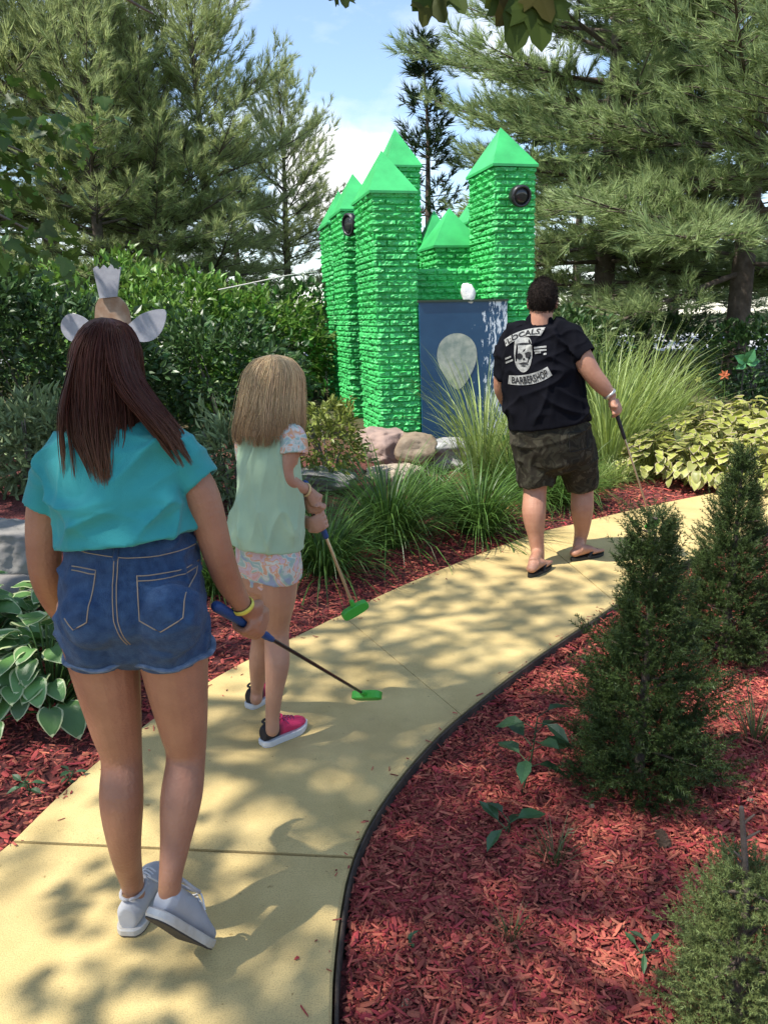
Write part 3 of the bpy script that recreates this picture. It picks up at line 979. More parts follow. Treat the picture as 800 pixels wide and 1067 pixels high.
# ------------------------------------------------------------------ pines
def pine_meshes(seed, H, RR, z0, dens=1.0, tuft=.24, up=.35, prof=None, needle=pine_mat, tn=13, wh=.62, bark_m=bark, trunk_r=None, fork=False, w=.045):
    rs = np.random.RandomState(seed)
    tm = MB()
    tr = trunk_r or H * .018
    bend = [(rs.normal(0, .06) * z, rs.normal(0, .06) * z, z * H) for z in (0, .25, .5, .75, 1)]
    bend[0] = (0, 0, -.15)
    tm.tube(bend, [tr * 1.25, tr, tr * .72, tr * .4, tr * .1], n=12, sub=5)
    bx = np.array(bend)
    def trunk_at(z):
        return np.array([np.interp(z, bx[:, 2], bx[:, 0]), np.interp(z, bx[:, 2], bx[:, 1]), z])
    tp, td = [], []
    z = z0
    while z < H - .15:
        f = (z - z0) / (H - z0)
        nb = rs.randint(4, 7)
        a0 = rs.uniform(0, 6.28)
        for b in range(nb):
            az = a0 + 2 * math.pi * b / nb + rs.normal(0, .25)
            pr = prof(f) if prof else (1 - f) ** .75 * (.75 + .25 * min(1, f * 4))
            Lb = max(RR * pr * rs.uniform(.62, 1.15), .18)
            el = up * (f * 1.9 - .25) + rs.normal(0, .12)
            dh = np.array((math.cos(az), math.sin(az), 0))
            st = trunk_at(z + rs.normal(0, .12))
            def pt(t):
                return st + dh * Lb * t * math.cos(el) + np.array((0, 0, 1)) * (Lb * t * math.sin(el) - .16 * Lb * t * t * (1 - f) + .15 * Lb * t ** 3)
            br = max(tr * .34 * (Lb / RR) ** .8 * (1.1 - .6 * f), .008)
            ts = np.linspace(0, 1, 6)
            tm.tube([pt(t) for t in ts], [br * (1 - .85 * t) for t in ts], n=6, sub=2)
            ns = max(int(Lb / (.24 / dens)), 2)
            for i in range(ns):
                t = .22 + .78 * (i + rs.rand()) / ns
                c = pt(t)
                dt = pt(min(t + .03, 1.03)) - pt(t); dt /= np.linalg.norm(dt)
                l2 = Lb * (.34 * (1 - t) + .10) * rs.uniform(.6, 1.25)
                for sg in (-1, 1):
                    ang = sg * rs.uniform(.5, 1.05)
                    sd = np.cross(dt, (0, 0, 1)); sd /= np.linalg.norm(sd) + 1e-9
                    d2 = dt * math.cos(ang) + sd * math.sin(ang) + np.array((0, 0, rs.normal(.06, .16)))
                    d2 /= np.linalg.norm(d2)
                    if l2 > .5:
                        tm.tube([c, c + d2 * l2 * .9 + np.array((0, 0, .04 * l2))], [br * .3 * (1 - t) + .005, .003], n=4, sub=2)
                    n3 = max(int(l2 / (.21 / dens)), 1)
                    for k in range(n3):
                        q = (k + rs.rand()) / n3
                        tp.append(c + d2 * l2 * q + rs.normal(0, .035, 3))
                        td.append(d2 + np.array((0, 0, .35)) + rs.normal(0, .30, 3))
            tp.append(pt(1.0)); td.append(dt + np.array((0, 0, .3)))
        z += wh * rs.uniform(.75, 1.2) * (1.1 - .5 * f)
    tp, td = np.array(tp), np.array(td)
    cm = MB()
    kinds = 3
    pick = rs.randint(0, kinds, len(tp))
    for k in range(kinds):
        s = pick == k
        cm.add(*scatter(*needle_tuft(tn, seed * 7 + k, w=w), tp[s], td[s], rand_dirs(rs, s.sum()), rs.uniform(.75, 1.2, s.sum()) * tuft))
    return tm.mesh('trunk', bark_m, True), cm.mesh('crown', needle)
def plant_tree(name, meshes, label, cat, p, group, rz=0, sc=1.0):
    t = thing(name, label, cat, p, group, rz)
    t.scale = (sc, sc, sc)
    obj('trunk', meshes[0], t, local=True)
    obj('crown', meshes[1], t, local=True)
    return t
def at_ground(px, Y, dz=0.0):
    x = A(px, 330, Y).x
    return (x, Y, gz(x, Y) + dz)
GP = 'pines behind the castle garden'
# right: the big pine and its neighbours
big = pine_meshes(21, 12.5, 5.2, 1.9, 1.3, .30, .45, lambda f: (.72 + .5 * f - 1.15 * f * f), pine_mat, 24, .50, trunk_r=.15, w=.022)
plant_tree('pine_tree', big, 'tall spreading pine with a thick bare trunk behind the pinkish hosta bank at the right', 'pine tree', at_ground(768, 12.6), GP, 0.6)
mid = pine_meshes(22, 10.5, 4.6, 1.5, 1.25, .30, .5, lambda f: (.75 + .45 * f - 1.1 * f * f), pine_mat, 24, .5, trunk_r=.17, w=.022)
rt = plant_tree('pine_tree', mid, 'bushy pine whose long pale boughs reach left over the right hand castle tower', 'pine tree', at_ground(628, 14.8), GP, 2.2)
dup(rt, at_ground(672, 16.6), 4.0, .95, 'dark shaded pine standing behind the man in the black shirt, between two larger pines', GP)
# left group
lp = pine_meshes(23, 7.6, 3.0, .8, 1.25, .27, .75, lambda f: (1 - f) ** .55 * (.8 + .5 * f), pine_mat2, 24, .42, trunk_r=.12, w=.022)
lt = plant_tree('pine_tree', lp, 'pine with upswept leader shoots standing against the sky left of the castle', 'pine tree', at_ground(222, 14.0), GP, .4, .84)
lp2 = pine_meshes(24, 10.5, 3.8, 1.2, 1.2, .30, .6, lambda f: (1 - f) ** .5 * (.8 + .5 * f), pine_mat2, 24, .48, trunk_r=.15, w=.022)
plant_tree('pine_tree', lp2, 'tallest pine of the left group, its top above the picture', 'pine tree', at_ground(62, 15.5), GP, 1.4)
dup(lt, at_ground(302, 17.5), 2.5, .74, 'lower pine just left of the castle, behind the leafy shrubs', GP)
dup(lt, at_ground(112, 12.6), 5.3, .78, 'pine close behind the leafy shrubs, left of the upswept one', GP)
dup(lt, at_ground(-20, 13.2), 1.3, 1.2, 'pine at the left edge behind the maple boughs', GP)
dup(lt, at_ground(168, 13.4), 3.6, .74, 'pine just behind the brightest leafy shrub', GP)
dup(lt, at_ground(150, 19), 4.4, .9, 'pine half hidden behind the upswept left pine', GP)
dup(lt, (-9.5, 11.5, gz(-9.5, 11.5)), 2.2, 1.1, 'pine beyond the left edge of the picture', GP)
dup(lt, (-12.5, 8.0, gz(-12.5, 8.0)), .9, 1.2, 'outermost pine to the left of the picture', GP)
# slim spruce behind the castle
sp = pine_meshes(25, 6.2, 1.25, .6, 1.4, .26, .2, lambda f: (1 - f) ** .9 + .05, dark_spruce, 14, .27, trunk_r=.08)
st = plant_tree('spruce_tree', sp, 'slim dark spruce rising between the castle towers', 'spruce tree', at_ground(448, 16.5), 'dark spruces far behind the garden', 0)
# far row closing the view
for k, (px, Y, s, rz, lb) in enumerate([(-60, 24, 1.3, 1, 'far dark spruce at the left edge behind the pines'), (250, 25, 1.0, 2, 'far dark spruce behind the lower left pine'),
                                        (385, 27, .72, 3, 'far dark spruce low behind the left castle towers'), (545, 23, 1.0, 4, 'far dark spruce behind the right hand castle tower'),
                                        (600, 22, 1.05, 5, 'far dark spruce right behind the head of the man'), (700, 26, 1.3, 0, 'far dark spruce beyond the bushy right pine'),
                                        (830, 24, 1.35, 2.4, 'far dark spruce beyond the big right trunk')]):
    dup(st, at_ground(px, Y), rz, (s * 1.5, s * 1.5, s), lb, 'dark spruces far behind the garden')

# ------------------------------------------------------------------ maple over the path
def maple_meshes(seed):
    rs = np.random.RandomState(seed)
    tm = MB(); lp_, ld_ = [], []
    H0 = 2.6
    tm.tube([(0, 0, -.2), (.05, 0, 1), (0, .05, H0), (.1, 0, 4.6), (.1, .1, 6.5)], [.24, .19, .16, .10, .03], n=14, sub=5)
    def limb(st, az, el, Lb, r):
        dh = np.array((math.cos(az), math.sin(az), 0))
        def pt(t):
            return st + dh * Lb * t * math.cos(el) + np.array((0, 0, 1)) * (Lb * t * math.sin(el) - .22 * Lb * t * t)
        ts = np.linspace(0, 1, 7)
        tm.tube([pt(t) + (rs.normal(0, .03, 3) if 0 < t < 1 else 0) for t in ts], [r * (1 - .85 * t) for t in ts], n=8, sub=2)
        return pt
    for k in range(15):
        az = k * 2.399 + rs.normal(0, .2)
        z = 2.5 + 3.4 * (k / 15)
        Lb = rs.uniform(3.2, 4.3) * (1 - .45 * (k / 15) ** 2)
        el = rs.uniform(.12, .3) + .55 * k / 15
        pt = limb(np.array((.05, .02, z)), az, el, Lb, .065)
        for i in range(9):
            t = .28 + .72 * (i + rs.rand()) / 9
            c = pt(t)
            a2 = az + rs.choice((-1, 1)) * rs.uniform(.4, 1.1)
            l2 = rs.uniform(.6, 1.5) * (1.15 - .5 * t)
            p2 = limb(c, a2, rs.uniform(-.15, .45), l2, .018)
            for j in range(3):
                q = p2((j + 1) / 3)
                if rs.rand() < .15: continue
                n = 25
                s = rs.normal(0, 1, (n, 3)) * np.array((.22, .22, .09))
                lp_.append(q + s)
                dd = s * 1.0 + rs.normal(0, .25, (n, 3)); dd[:, 2] -= .28
                ld_.append(dd)
    # low boughs reaching out over the left bed
    for k in range(9):
        az = rs.uniform(.75, 1.25); Lb = rs.uniform(3.6, 4.6)
        pt = limb(np.array((.05, .02, rs.uniform(2.4, 3.6))), az, rs.uniform(-.02, .16), Lb, .04)
        for i in range(9):
            t = .5 + .5 * (i + rs.rand()) / 9
            q = pt(t) + rs.normal(0, .22, 3)
            n = 22
            s = rs.normal(0, 1, (n, 3)) * np.array((.20, .20, .08))
            lp_.append(q + s)
            dd = s * 1.0 + rs.normal(0, .25, (n, 3)); dd[:, 2] -= .28
            ld_.append(dd)
    lp_, ld_ = np.concatenate(lp_), np.concatenate(ld_)
    # the crown is lifted clear of the path
    wx, wy, wz = lp_[:, 0] + MAPLE[0], lp_[:, 1] + MAPLE[1], lp_[:, 2]
    ok = (wy > 4.3) | (wy < .2) | (wz > 1.95 + .40 * wy)
    lp_, ld_ = lp_[ok], ld_[ok]
    cm = MB()
    V, Fs = maple_leaf()
    nr = np.tile((0, 0, 1.0), (len(lp_), 1)) + rs.normal(0, .42, (len(lp_), 3))
    cm.add(*scatter(V, Fs, lp_, ld_, nr, rs.uniform(.075, .125, len(lp_))))
    return tm, cm
MAPLE = (-4.6, 2.1)
mz_ = gz(*MAPLE)
tm, cm = maple_meshes(31)
# one low shoot of the maple droops into the top of the picture
mt = thing('maple_tree', 'broad leafy maple leaning in at the upper left and shading the path', 'maple tree', (MAPLE[0], MAPLE[1], mz_))
def shoot(pts_px, Y, rs, leaf):
    pp = [np.array(A(x, y, Y + k * .02)) for k, (x, y) in enumerate(pts_px)]
    base = np.array((MAPLE[0], MAPLE[1], mz_))
    V = []
    tm.tube([p - base for p in pp], [.006] * (len(pp) - 1) + [.003], n=6, sub=4)
for pts_ in ([(395, -260), (430, -150), (452, -40), (458, -4)], [(430, -150), (500, -90), (545, -30), (556, 6)], [(395, -260), (360, -120), (356, -8)]):
    shoot(pts_, 2.2, None, None)
base = np.array((MAPLE[0], MAPLE[1], mz_))
link = np.array(A(395, -260, 2.2)) - base
tm.tube([(.05, .05, 3.4), (1.6, -.3, 4.1), (3.3, -.6, 3.9), tuple(link)], [.06, .04, .02, .007], n=8, sub=5)
rs = np.random.RandomState(8)
lpx = [(443, -2, 442, 26, 15), (452, -6, 462, 22, 17), (470, -14, 484, 12, 15), (447, -18, 432, 10, 15), (536, -12, 520, 26, 22), (546, -16, 536, 52, 26), (558, -12, 566, 50, 28),
       (556, -18, 575, 20, 20), (528, -20, 508, 8, 18), (356, -8, 361, 6, 12), (352, -12, 342, -2, 12), (500, -60, 480, -20, 18), (575, -40, 590, -8, 20), (415, -60, 400, -22, 16)]
V, Fs = maple_leaf()
pp, dd, sc_, nn_ = [], [], [], []
for x0, y0, x1, y1, s in lpx:
    a, b = np.array(A(x0, y0, 2.2)), np.array(A(x1, y1, 2.16))
    pp.append(a - base); dd.append(b - a); sc_.append(np.linalg.norm(b - a) * 1.0)
    nn_.append((rs.normal(.45, .3), -1, rs.normal(-.3, .3)))
cm.add(*scatter(V, Fs, pp, dd, nn_, np.array(sc_)), mi=1)
obj('trunk', tm.mesh('trunk', bark_grey, True), mt, local=True)
obj('crown', cm.mesh('crown', [maple_mat, mat('shaded_maple_leaves', (.030, .070, .012), .6, var=.4, hue=.03, island=True, col2=(.09, .06, .014), trans=.35, spec=.15)]), mt, local=True)  # second slot, for the shoot: shade put into a darker green, some brownish

# ------------------------------------------------------------------ shrubs
def shrub(name, p, r, n, leaf, m, label, cat, seed, group=None, w=.5, lump=1.0, stems=7, thr=-.15, inner=.55):
    rs = np.random.RandomState(seed)
    t = thing(name, label, cat, p, group)
    d = rand_dirs(rs, n * 3, .15)
    rad = rs.uniform(inner, 1.0, n * 3) ** .6
    q = d * rad[:, None]
    nz = np.array([noise.noise(Vector(v) * 2.1 * lump + Vector((seed, 0, 0))) for v in q])
    k = np.where(nz > thr)[0][:n]
    q, nz, d = q[k], nz[k], d[k]
    q = q * (1 + .62 * nz[:, None] + .25 * np.array([noise.noise(Vector(v) * 5.5) for v in q])[:, None])
    pos = q * np.array(r) + np.array((0, 0, r[2] * .95))
    pos[:, 2] = np.abs(pos[:, 2])
    dr = d + rs.normal(0, .55, (len(k), 3)); dr[:, 2] += .15
    nr = d * .6 + rs.normal(0, .45, (len(k), 3)); nr[:, 2] += .6
    cm = MB(); cm.add(*scatter(*fold_leaf(w), pos, dr, nr, rs.uniform(.65, 1.25, len(k)) * leaf))
    sm = MB()
    for i in range(stems):
        a = rs.uniform(0, 6.28)
        e = np.array((math.cos(a) * r[0] * .6, math.sin(a) * r[1] * .6, r[2] * rs.uniform(1.0, 1.7)))
        sm.tube([(e[0] * .1, e[1] * .1, -.08), e * np.array((.45, .45, .5)), e], [.012, .009, .004], n=5, sub=3)
    obj('stems', sm.mesh('stems', bark_grey, True), t, local=True)
    obj('leaves', cm.mesh('leaves', m), t, local=True)
    return t
GS = 'leafy shrubs behind the girls'
shrub('leafy_shrub', at_ground(175, 9.6), (1.05, .8, .85), 4600, .115, shrub_mat, 'bright green leafy shrub behind the pale winged board', 'shrub', 41, GS)
shrub('leafy_shrub', at_ground(262, 10.4), (.95, .8, .78), 3800, .11, shrub_mat, 'bright leafy shrub over the head of the blond girl', 'shrub', 42, GS)
shrub('leafy_shrub', at_ground(110, 11.0), (1.2, .9, .92), 3800, .12, shrub_mat, 'green leafy shrub behind the pale crown of the winged board', 'shrub', 43, GS)
shrub('dark_shrub', at_ground(28, 7.6), (1.25, .8, .82), 5200, .10, shrub_dark, 'dark green dense shrub left of the winged board', 'shrub', 44, GS)
shrub('dark_shrub', at_ground(-70, 7.2), (1.0, .8, 1.0), 3600, .10, shrub_dark, 'dark shrub cut by the left edge of the picture', 'shrub', 45, GS)
shrub('dark_shrub', at_ground(310, 11.6), (.9, .6, .8), 3200, .10, shrub_dark, 'dark shaded shrub left of the lowest castle tower', 'shrub', 46, GS)
shrub('dark_shrub', at_ground(225, 8.2), (.8, .6, .62), 3600, .09, shrub_dark, 'dark low shrub between the two girls', 'shrub', 49, GS)
shrub('yellow_shrub', at_ground(338, 6.7), (.30, .28, .34), 1700, .062, shrub_yel, 'small yellow green shrub at the foot of the left castle towers', 'shrub', 47, None, .42)
for k, (px, Y, r, lb) in enumerate([(8, 5.6, (.42, .35, .36), 'silvery green plant with narrow leaves at the left edge of the picture'),
                                    (52, 5.9, (.4, .35, .33), 'silvery narrow leaved plant by the left sleeve of the turquoise shirt'),
                                    (232, 5.9, (.36, .3, .36), 'silvery narrow leaved plant seen between the two girls')]):
    shrub('silver_plant', at_ground(px, Y), r, 1500, .10, silver_mat, lb, 'plant', 51 + k, 'silvery plants on the left bed', .26, 1.4, 5, -.3, .3)
# low undergrowth behind the castle and under the pines
for k, (px, Y, r, lb) in enumerate([(585, 11.5, (.9, .6, .62), 'dark undergrowth bush behind the man and the tall grass'), (690, 14.2, (1.0, .6, .55), 'dark undergrowth bush beyond the tall bright grass'),
                                    (800, 11.2, (.9, .6, .55), 'dark undergrowth bush below the big pine trunk')]):
    shrub('undergrowth_bush', at_ground(px, Y), r, 2600, .10, shrub_dark, lb, 'bush', 61 + k, 'undergrowth under the right pines')

# ------------------------------------------------------------------ grasses
grass_dark = mat('grass_blades', (.055, .13, .022), .4, var=.4, hue=.02, island=True, col2=(.12, .21, .045), trans=.3)
grass_lite = mat('tall_grass_blades', (.20, .30, .06), .45, var=.4, hue=.02, island=True, col2=(.36, .42, .15), trans=.4)
grass_dry = mat('dry_grass_blades', (.16, .14, .06), .6, var=.4, hue=.02, island=True, col2=(.07, .11, .03), trans=.3)
def blade_mesh(seed, n, ln, w, spread, droop, base=.06, m=grass_dark, up=1.0, seg=6):
    rs = np.random.RandomState(seed)
    az = rs.uniform(0, 2 * math.pi, n)
    L = ln * rs.uniform(.5, 1.1, n)
    th0 = np.clip(np.abs(rs.normal(0, spread, n)), 0, 1.35)          # lean from vertical
    dr = droop * rs.uniform(.4, 1.5, n)
    t = np.linspace(0, 1, seg)
    th = th0[:, None] + dr[:, None] * t[None] ** 1.5 * 1.9
    dx = np.sin(th) * L[:, None] / (seg - 1); dz = np.cos(th) * L[:, None] / (seg - 1)
    hx = np.cumsum(dx, 1) - dx[:, :1]; hz = np.cumsum(dz, 1) - dz[:, :1]
    b = rs.uniform(0, base, n)
    x = np.cos(az)[:, None] * (hx + b[:, None]); y = np.sin(az)[:, None] * (hx + b[:, None])
    yaw = az + math.pi / 2 + rs.normal(0, .5, n)
    wt = w * rs.uniform(.6, 1.2, n)[:, None] * (1 - t[None] ** 2.2) * (.55 + .45 * np.minimum(1, t[None] * 4))
    sx, sy = np.cos(yaw)[:, None] * wt, np.sin(yaw)[:, None] * wt
    C = np.stack([x, y, hz], -1)
    S = np.stack([sx, sy, np.zeros_like(sx)], -1)
    V = np.stack([C - S, C + S], 2)           # n seg 2 3
    ii = np.arange(n * seg * 2).reshape(n, seg, 2)
    q = np.stack([ii[:, :-1, 0], ii[:, :-1, 1], ii[:, 1:, 1], ii[:, 1:, 0]], -1).reshape(-1, 4)
    return mesh_np('blades', V.reshape(-1, 3), [q], m, smooth=True)
def grass(name, p, me, label, cat, group, rz=0, sc=1.0):
    o = obj(name, me, None, p, local=True)
    o.rotation_euler = (0, 0, rz); o.scale = (sc,) * 3 if np.isscalar(sc) else sc
    return tag(o, label, cat, group)
GG = 'arching grass clumps along the path'
clump = blade_mesh(71, 760, .62, .0048, .42, .75, .10, grass_dark)
clump2 = blade_mesh(72, 640, .56, .0048, .46, .8, .09, grass_dark)
def atg(px, py):
    p = P(px, py, .06); return (p.x, p.y, gz(p.x, p.y) - .01)
grass('grass_clump', atg(404, 562), clump, 'largest arching grass clump in front of the pinkish boulder', 'grass clump', GG, 0, 1.42)
grass('grass_clump', atg(498, 548), clump2, 'arching grass clump by the path between the man and the larger clump', 'grass clump', GG, 1, 1.35)
grass('grass_clump', atg(338, 592), clump2, 'dark grass clump beside the shirt and hands of the blond girl', 'grass clump', GG, 2.2, 1.2)
grass('grass_clump', atg(226, 612), clump, 'shaded grass clump between the two girls', 'grass clump', GG, 3.0, .8)
grass('grass_clump', atg(588, 520), clump2, 'grass clump behind the knees of the man', 'grass clump', GG, 4.0, 1.2)
grass('grass_clump', atg(556, 525), clump, 'grass clump left of the calf of the man', 'grass clump', GG, 5.0, .85)
grass('grass_clump', atg(452, 530), clump2, 'grass clump just below the brown boulder', 'grass clump', GG, 2.7, 1.05)
grass('grass_clump', atg(532, 512), clump2, 'grass clump below the tall grass in front of the blue panel', 'grass clump', GG, .7, 1.1)
grass('grass_clump', atg(300, 560), clump, 'grass clump behind the shirt of the blond girl', 'grass clump', GG, .3, 1.0)
tallm = blade_mesh(73, 230, 1.35, .0062, .20, .45, .16, grass_lite, seg=8)
tallm2 = blade_mesh(74, 480, 1.15, .006, .30, .5, .2, grass_lite, seg=8)
GT = 'tall bright ornamental grasses'
grass('tall_grass', at_ground(505, 6.9), tallm, 'tall loose grass in front of the right half of the blue panel', 'tall grass', GT, 0, 1.0)
grass('tall_grass', at_ground(540, 6.7), blade_mesh(75, 150, 1.1, .0055, .22, .45, .14, grass_lite, seg=8), 'tall grass half hidden by the man in the black shirt', 'tall grass', GT, 2, .95)
grass('tall_grass', at_ground(640, 7.6), tallm2, 'tall bright grass right beside the arm of the man', 'tall grass', GT, 1, 1.25)
grass('tall_grass', at_ground(672, 8.3), tallm, 'tall bright grass behind the left end of the hosta bank', 'tall grass', GT, 3, 1.15)
grass('tall_grass', at_ground(618, 8.6), tallm2, 'tallest bright grass behind the shoulder of the man', 'tall grass', GT, 4, 1.25)
grass('tall_grass', at_ground(700, 8.9), tallm2, 'paler tall grass right of the others, below the dark pines', 'tall grass', GT, 5, .9)
low = blade_mesh(76, 420, .40, .0045, .5, .7, .14, grass_lite)
GL = 'low grass tufts at the far edge of the path'
for k, (px, py, s, lb) in enumerate([(640, 500, 1.0, 'low grass tuft right of the thigh of the man'), (668, 495, .9, 'low grass tuft behind the putter shaft of the man'), (770, 490, 1.0, 'low pale grass tuft below the hosta bank beside the rear spruce top'),
                                     (618, 505, 1.0, 'low grass tuft behind the calf of the man'), (706, 492, .8, 'low grass tuft left of the rear spruce top')]):
    grass('low_grass', atg(px, py), low, lb, 'grass tuft', GL, k, s)
# wisps in the mulch
wisp = blade_mesh(77, 46, .16, .0022, .5, .35, .03, grass_dry, seg=5)
GW = 'thin grass wisps in the mulch'
for k, (px, py, s, lb) in enumerate([(578, 900, 1.0, 'dry brown green grass wisp in the middle of the red mulch'), (785, 770, 1.6, 'hazy grass wisp between the spruces and the right edge'),
                                     (532, 975, .7, 'tiny dry grass wisp in the sunlit mulch'), (800, 640, 1.4, 'grass wisp right of the rear spruce')]):
    p = P(px, py, -.03); grass('grass_wisp', (p.x, p.y, gz(p.x, p.y)), wisp, lb, 'grass wisp', GW, k, s)

# ------------------------------------------------------------------ hostas
def hosta_leaf(wid=.62):
    ts = np.array([0, .07, .22, .42, .62, .80, .93, 1.0])
    hw = np.array([.20, .38, .50, .50, .42, .28, .12, .0]) * wid * 1.2
    us = np.array([-1, -.84, -.42, 0, .42, .84, 1])
    V, q, mi = [], [], []
    for i, t in enumerate(ts):
        for u in us:
            z = .16 * abs(u) * hw[i] * 2 * .6 - .42 * t * t + .05 * math.sin(u * 7) * hw[i]
            V.append((u * hw[i], t - (.10 * abs(u) if i == 0 else .05 * abs(u) if i == 1 else 0), z + .035 * math.sin(t * 9 + u * 2)))
    for i in range(len(ts) - 1):
        for j in range(6):
            q.append((i * 7 + j, i * 7 + j + 1, (i + 1) * 7 + j + 1, (i + 1) * 7 + j))
            mi.append(1 if j in (0, 5) or i == len(ts) - 2 else 0)
    return V, q, np.array(mi)
hg = mat('hosta_green', (.065, .165, .045), .38, var=.35, hue=.015, island=True, col2=(.14, .27, .08), trans=.2, bump=.25, bscale=45)
hw_ = mat('hosta_white_margin', (.42, .48, .25), .42, var=.15, island=True, trans=.2)
hy = mat('hosta_yellow_green', (.30, .36, .06), .45, var=.3, hue=.02, island=True, col2=(.44, .42, .13), trans=.25)
hp = mat('hosta_faded_margin', (.46, .38, .26), .55, var=.2, hue=.02, island=True, col2=(.5, .42, .2), trans=.2)
def hosta_mesh(seed, n, ln, rad, hgt, m, wid=.62):
    rs = np.random.RandomState(seed)
    V, q, mi = hosta_leaf(wid)
    az = np.arange(n) * 2.399 + rs.normal(0, .3, n)
    f = np.sqrt((np.arange(n) + .5) / n)
    rr = rad * f * rs.uniform(.75, 1.1, n)
    zz = hgt * (1.05 - .75 * f ** 1.6) * rs.uniform(.85, 1.15, n)
    pos = np.stack([np.cos(az) * rr * .75, np.sin(az) * rr * .75, zz], 1)
    el = .55 - 1.0 * f + rs.normal(0, .18, n)
    D = np.stack([np.cos(az + rs.normal(0, .25, n)), np.sin(az), np.tan(np.clip(el, -1, 1))], 1)
    nr = np.tile((0, 0, 1.0), (n, 1)) + rs.normal(0, .22, (n, 3))
    mb = MB()
    sc = ln * rs.uniform(.7, 1.15, n)
    Va, Fa = scatter(V, [q], pos, D, nr, sc)
    mb_f = Fa[0]
    mm = np.tile(mi, n)
    # stalks
    sk = MB()
    for i in range(n):
        sk.tube([(pos[i, 0] * .08, pos[i, 1] * .08, -.02), pos[i] * np.array((.6, .6, .75)), pos[i]], [.005, .004, .003], n=4, sub=2)
    lv = mesh_np('leaves', Va, [mb_f[mm == 0], mb_f[mm == 1]], m, [np.zeros((mm == 0).sum()), np.ones((mm == 1).sum())], True)
    return sk.mesh('stalks', m[0], True), lv
def hosta(p, ms, label, group, rz=0, sc=1.0, name='hosta'):
    t = thing(name, label, 'hosta', p, group, rz)
    t.scale = (sc,) * 3
    obj('stalks', ms[0], t, local=True); obj('leaves', ms[1], t, local=True)
    return t
h1 = hosta_mesh(81, 96, .125, .44, .36, [hg, hw_], .74)
def hp_(px, py):
    p = P(px, py, .05); return (p.x, p.y, gz(p.x, p.y) - .01)
GH = 'white edged hostas in the left foreground'
ha = hosta(hp_(54, 728), h1, 'white edged hosta in front, drooping over the mulch beside the path', GH, .2, 1.0)
dup(ha, hp_(-20, 690), 2.0, .95, 'white edged hosta at the far left edge of the picture', GH)
dup(ha, hp_(66, 662), 4.0, .9, 'white edged hosta behind the elbow of the girl in denim shorts', GH)
h2 = hosta_mesh(82, 130, .125, .52, .44, [hy, hp])
GB = 'yellow hostas on the sunny bank'
k = 0
hb = None
for px, Y, s, lb in [(690, 7.3, .95, 'yellow hosta at the left end of the sunny bank'), (738, 7.1, 1.0, 'yellow hosta in the middle of the front row of the bank'),
                     (785, 6.95, 1.05, 'yellow hosta in the front row above the path at the right edge'), (715, 7.9, 1.05, 'second row yellow hosta behind the left end of the bank'),
                     (765, 7.8, 1.1, 'second row yellow hosta in the middle of the bank'), (815, 7.6, 1.1, 'second row yellow hosta cut by the right edge of the picture'),
                     (745, 8.6, 1.1, 'rear yellow hosta at the left of the top of the bank'), (790, 8.6, 1.2, 'topmost yellow hosta below the green metal ornament'),
                     (840, 8.5, 1.2, 'rear yellow hosta beyond the right edge')]:
    p = at_ground(px, Y)
    if hb is None:
        hb = hosta(p, h2, lb, GB, 0, s)
    else:
        dup(hb, p, k * 1.3, s, lb, GB)
    k += 1

# ------------------------------------------------------------------ dwarf spruces
def dwarf(seed, H, RR, n, lens=.062, prof=None, tips=True):
    rs = np.random.RandomState(seed)
    tv = []
    for kk in range(3):
        r2 = np.random.RandomState(seed * 5 + kk)
        V, Fa = [], []
        for i in range(34):
            y = r2.uniform(-.1, .95); th = r2.uniform(0, 6.28)
            d = np.array((math.cos(th) * .8, .62, math.sin(th) * .8)); d /= np.linalg.norm(d)
            s = np.cross(d, r2.normal(0, 1, 3)); s /= np.linalg.norm(s)
            p = np.array((0, y, 0)); l = r2.uniform(.2, .3) * (1.15 - .5 * y); j = len(V)
            V += [tuple(p - s * .022), tuple(p + s * .022), tuple(p + d * l)]
            Fa.append((j, j + 1, j + 2))
        j = len(V)
        V += [(-.02, 0, 0), (.02, 0, 0), (0, 1, 0)]; Fa.append((j, j + 1, j + 2))
        tv.append((V, [Fa]))
    z = rs.uniform(0, 1, n * 3)
    pr = prof or (lambda f: (1 - f) ** .8 * (.85 + .15 * np.minimum(1, f * 8)))
    acc = rs.rand(n * 3) < (pr(z) + .06)
    z = z[acc][:n]; n = len(z)
    az = rs.uniform(0, 6.28, n)
    q = np.stack([np.cos(az), np.sin(az), z * 3.2], 1)
    nz = np.array([noise.noise(Vector(v) * 2.3 + Vector((seed * 1.7, 0, 0))) + .7 * noise.noise(Vector(v) * 5.2) for v in q])
    rad = RR * pr(z) * rs.uniform(.3, 1.0, n) ** .45 * (1 + .75 * nz)
    tier = np.array([noise.noise(Vector((math.cos(a_), math.sin(a_), seed)) * 1.3) for a_ in az])
    rad = rad * (1 + .20 * np.sin(2 * math.pi * z * 7.5 + 4 * tier))
    pos = np.stack([np.cos(az) * rad, np.sin(az) * rad, .03 + z * H + .05 * nz], 1)
    D = np.stack([np.cos(az), np.sin(az), .45 + z * .9], 1) + rs.normal(0, .35, (n, 3))
    pick = rs.randint(0, 3, n)
    cm = MB()
    for kk in range(3):
        s = pick == kk
        cm.add(*scatter(*tv[kk], pos[s], D[s], rand_dirs(rs, s.sum()), rs.uniform(.7, 1.25, s.sum()) * lens))
    tm = MB()
    tm.tube([(0, 0, -.08), (0, 0, H * .5), (0, 0, H * .97)], [.022, .014, .004], n=8, sub=3)
    for i in range(40):
        k_ = i * n // 40
        e = pos[k_]
        tm.tube([(0, 0, max(.04, e[2] - .35 * np.hypot(e[0], e[1]))), e], [.006, .002], n=4, sub=2)
    return tm, cm
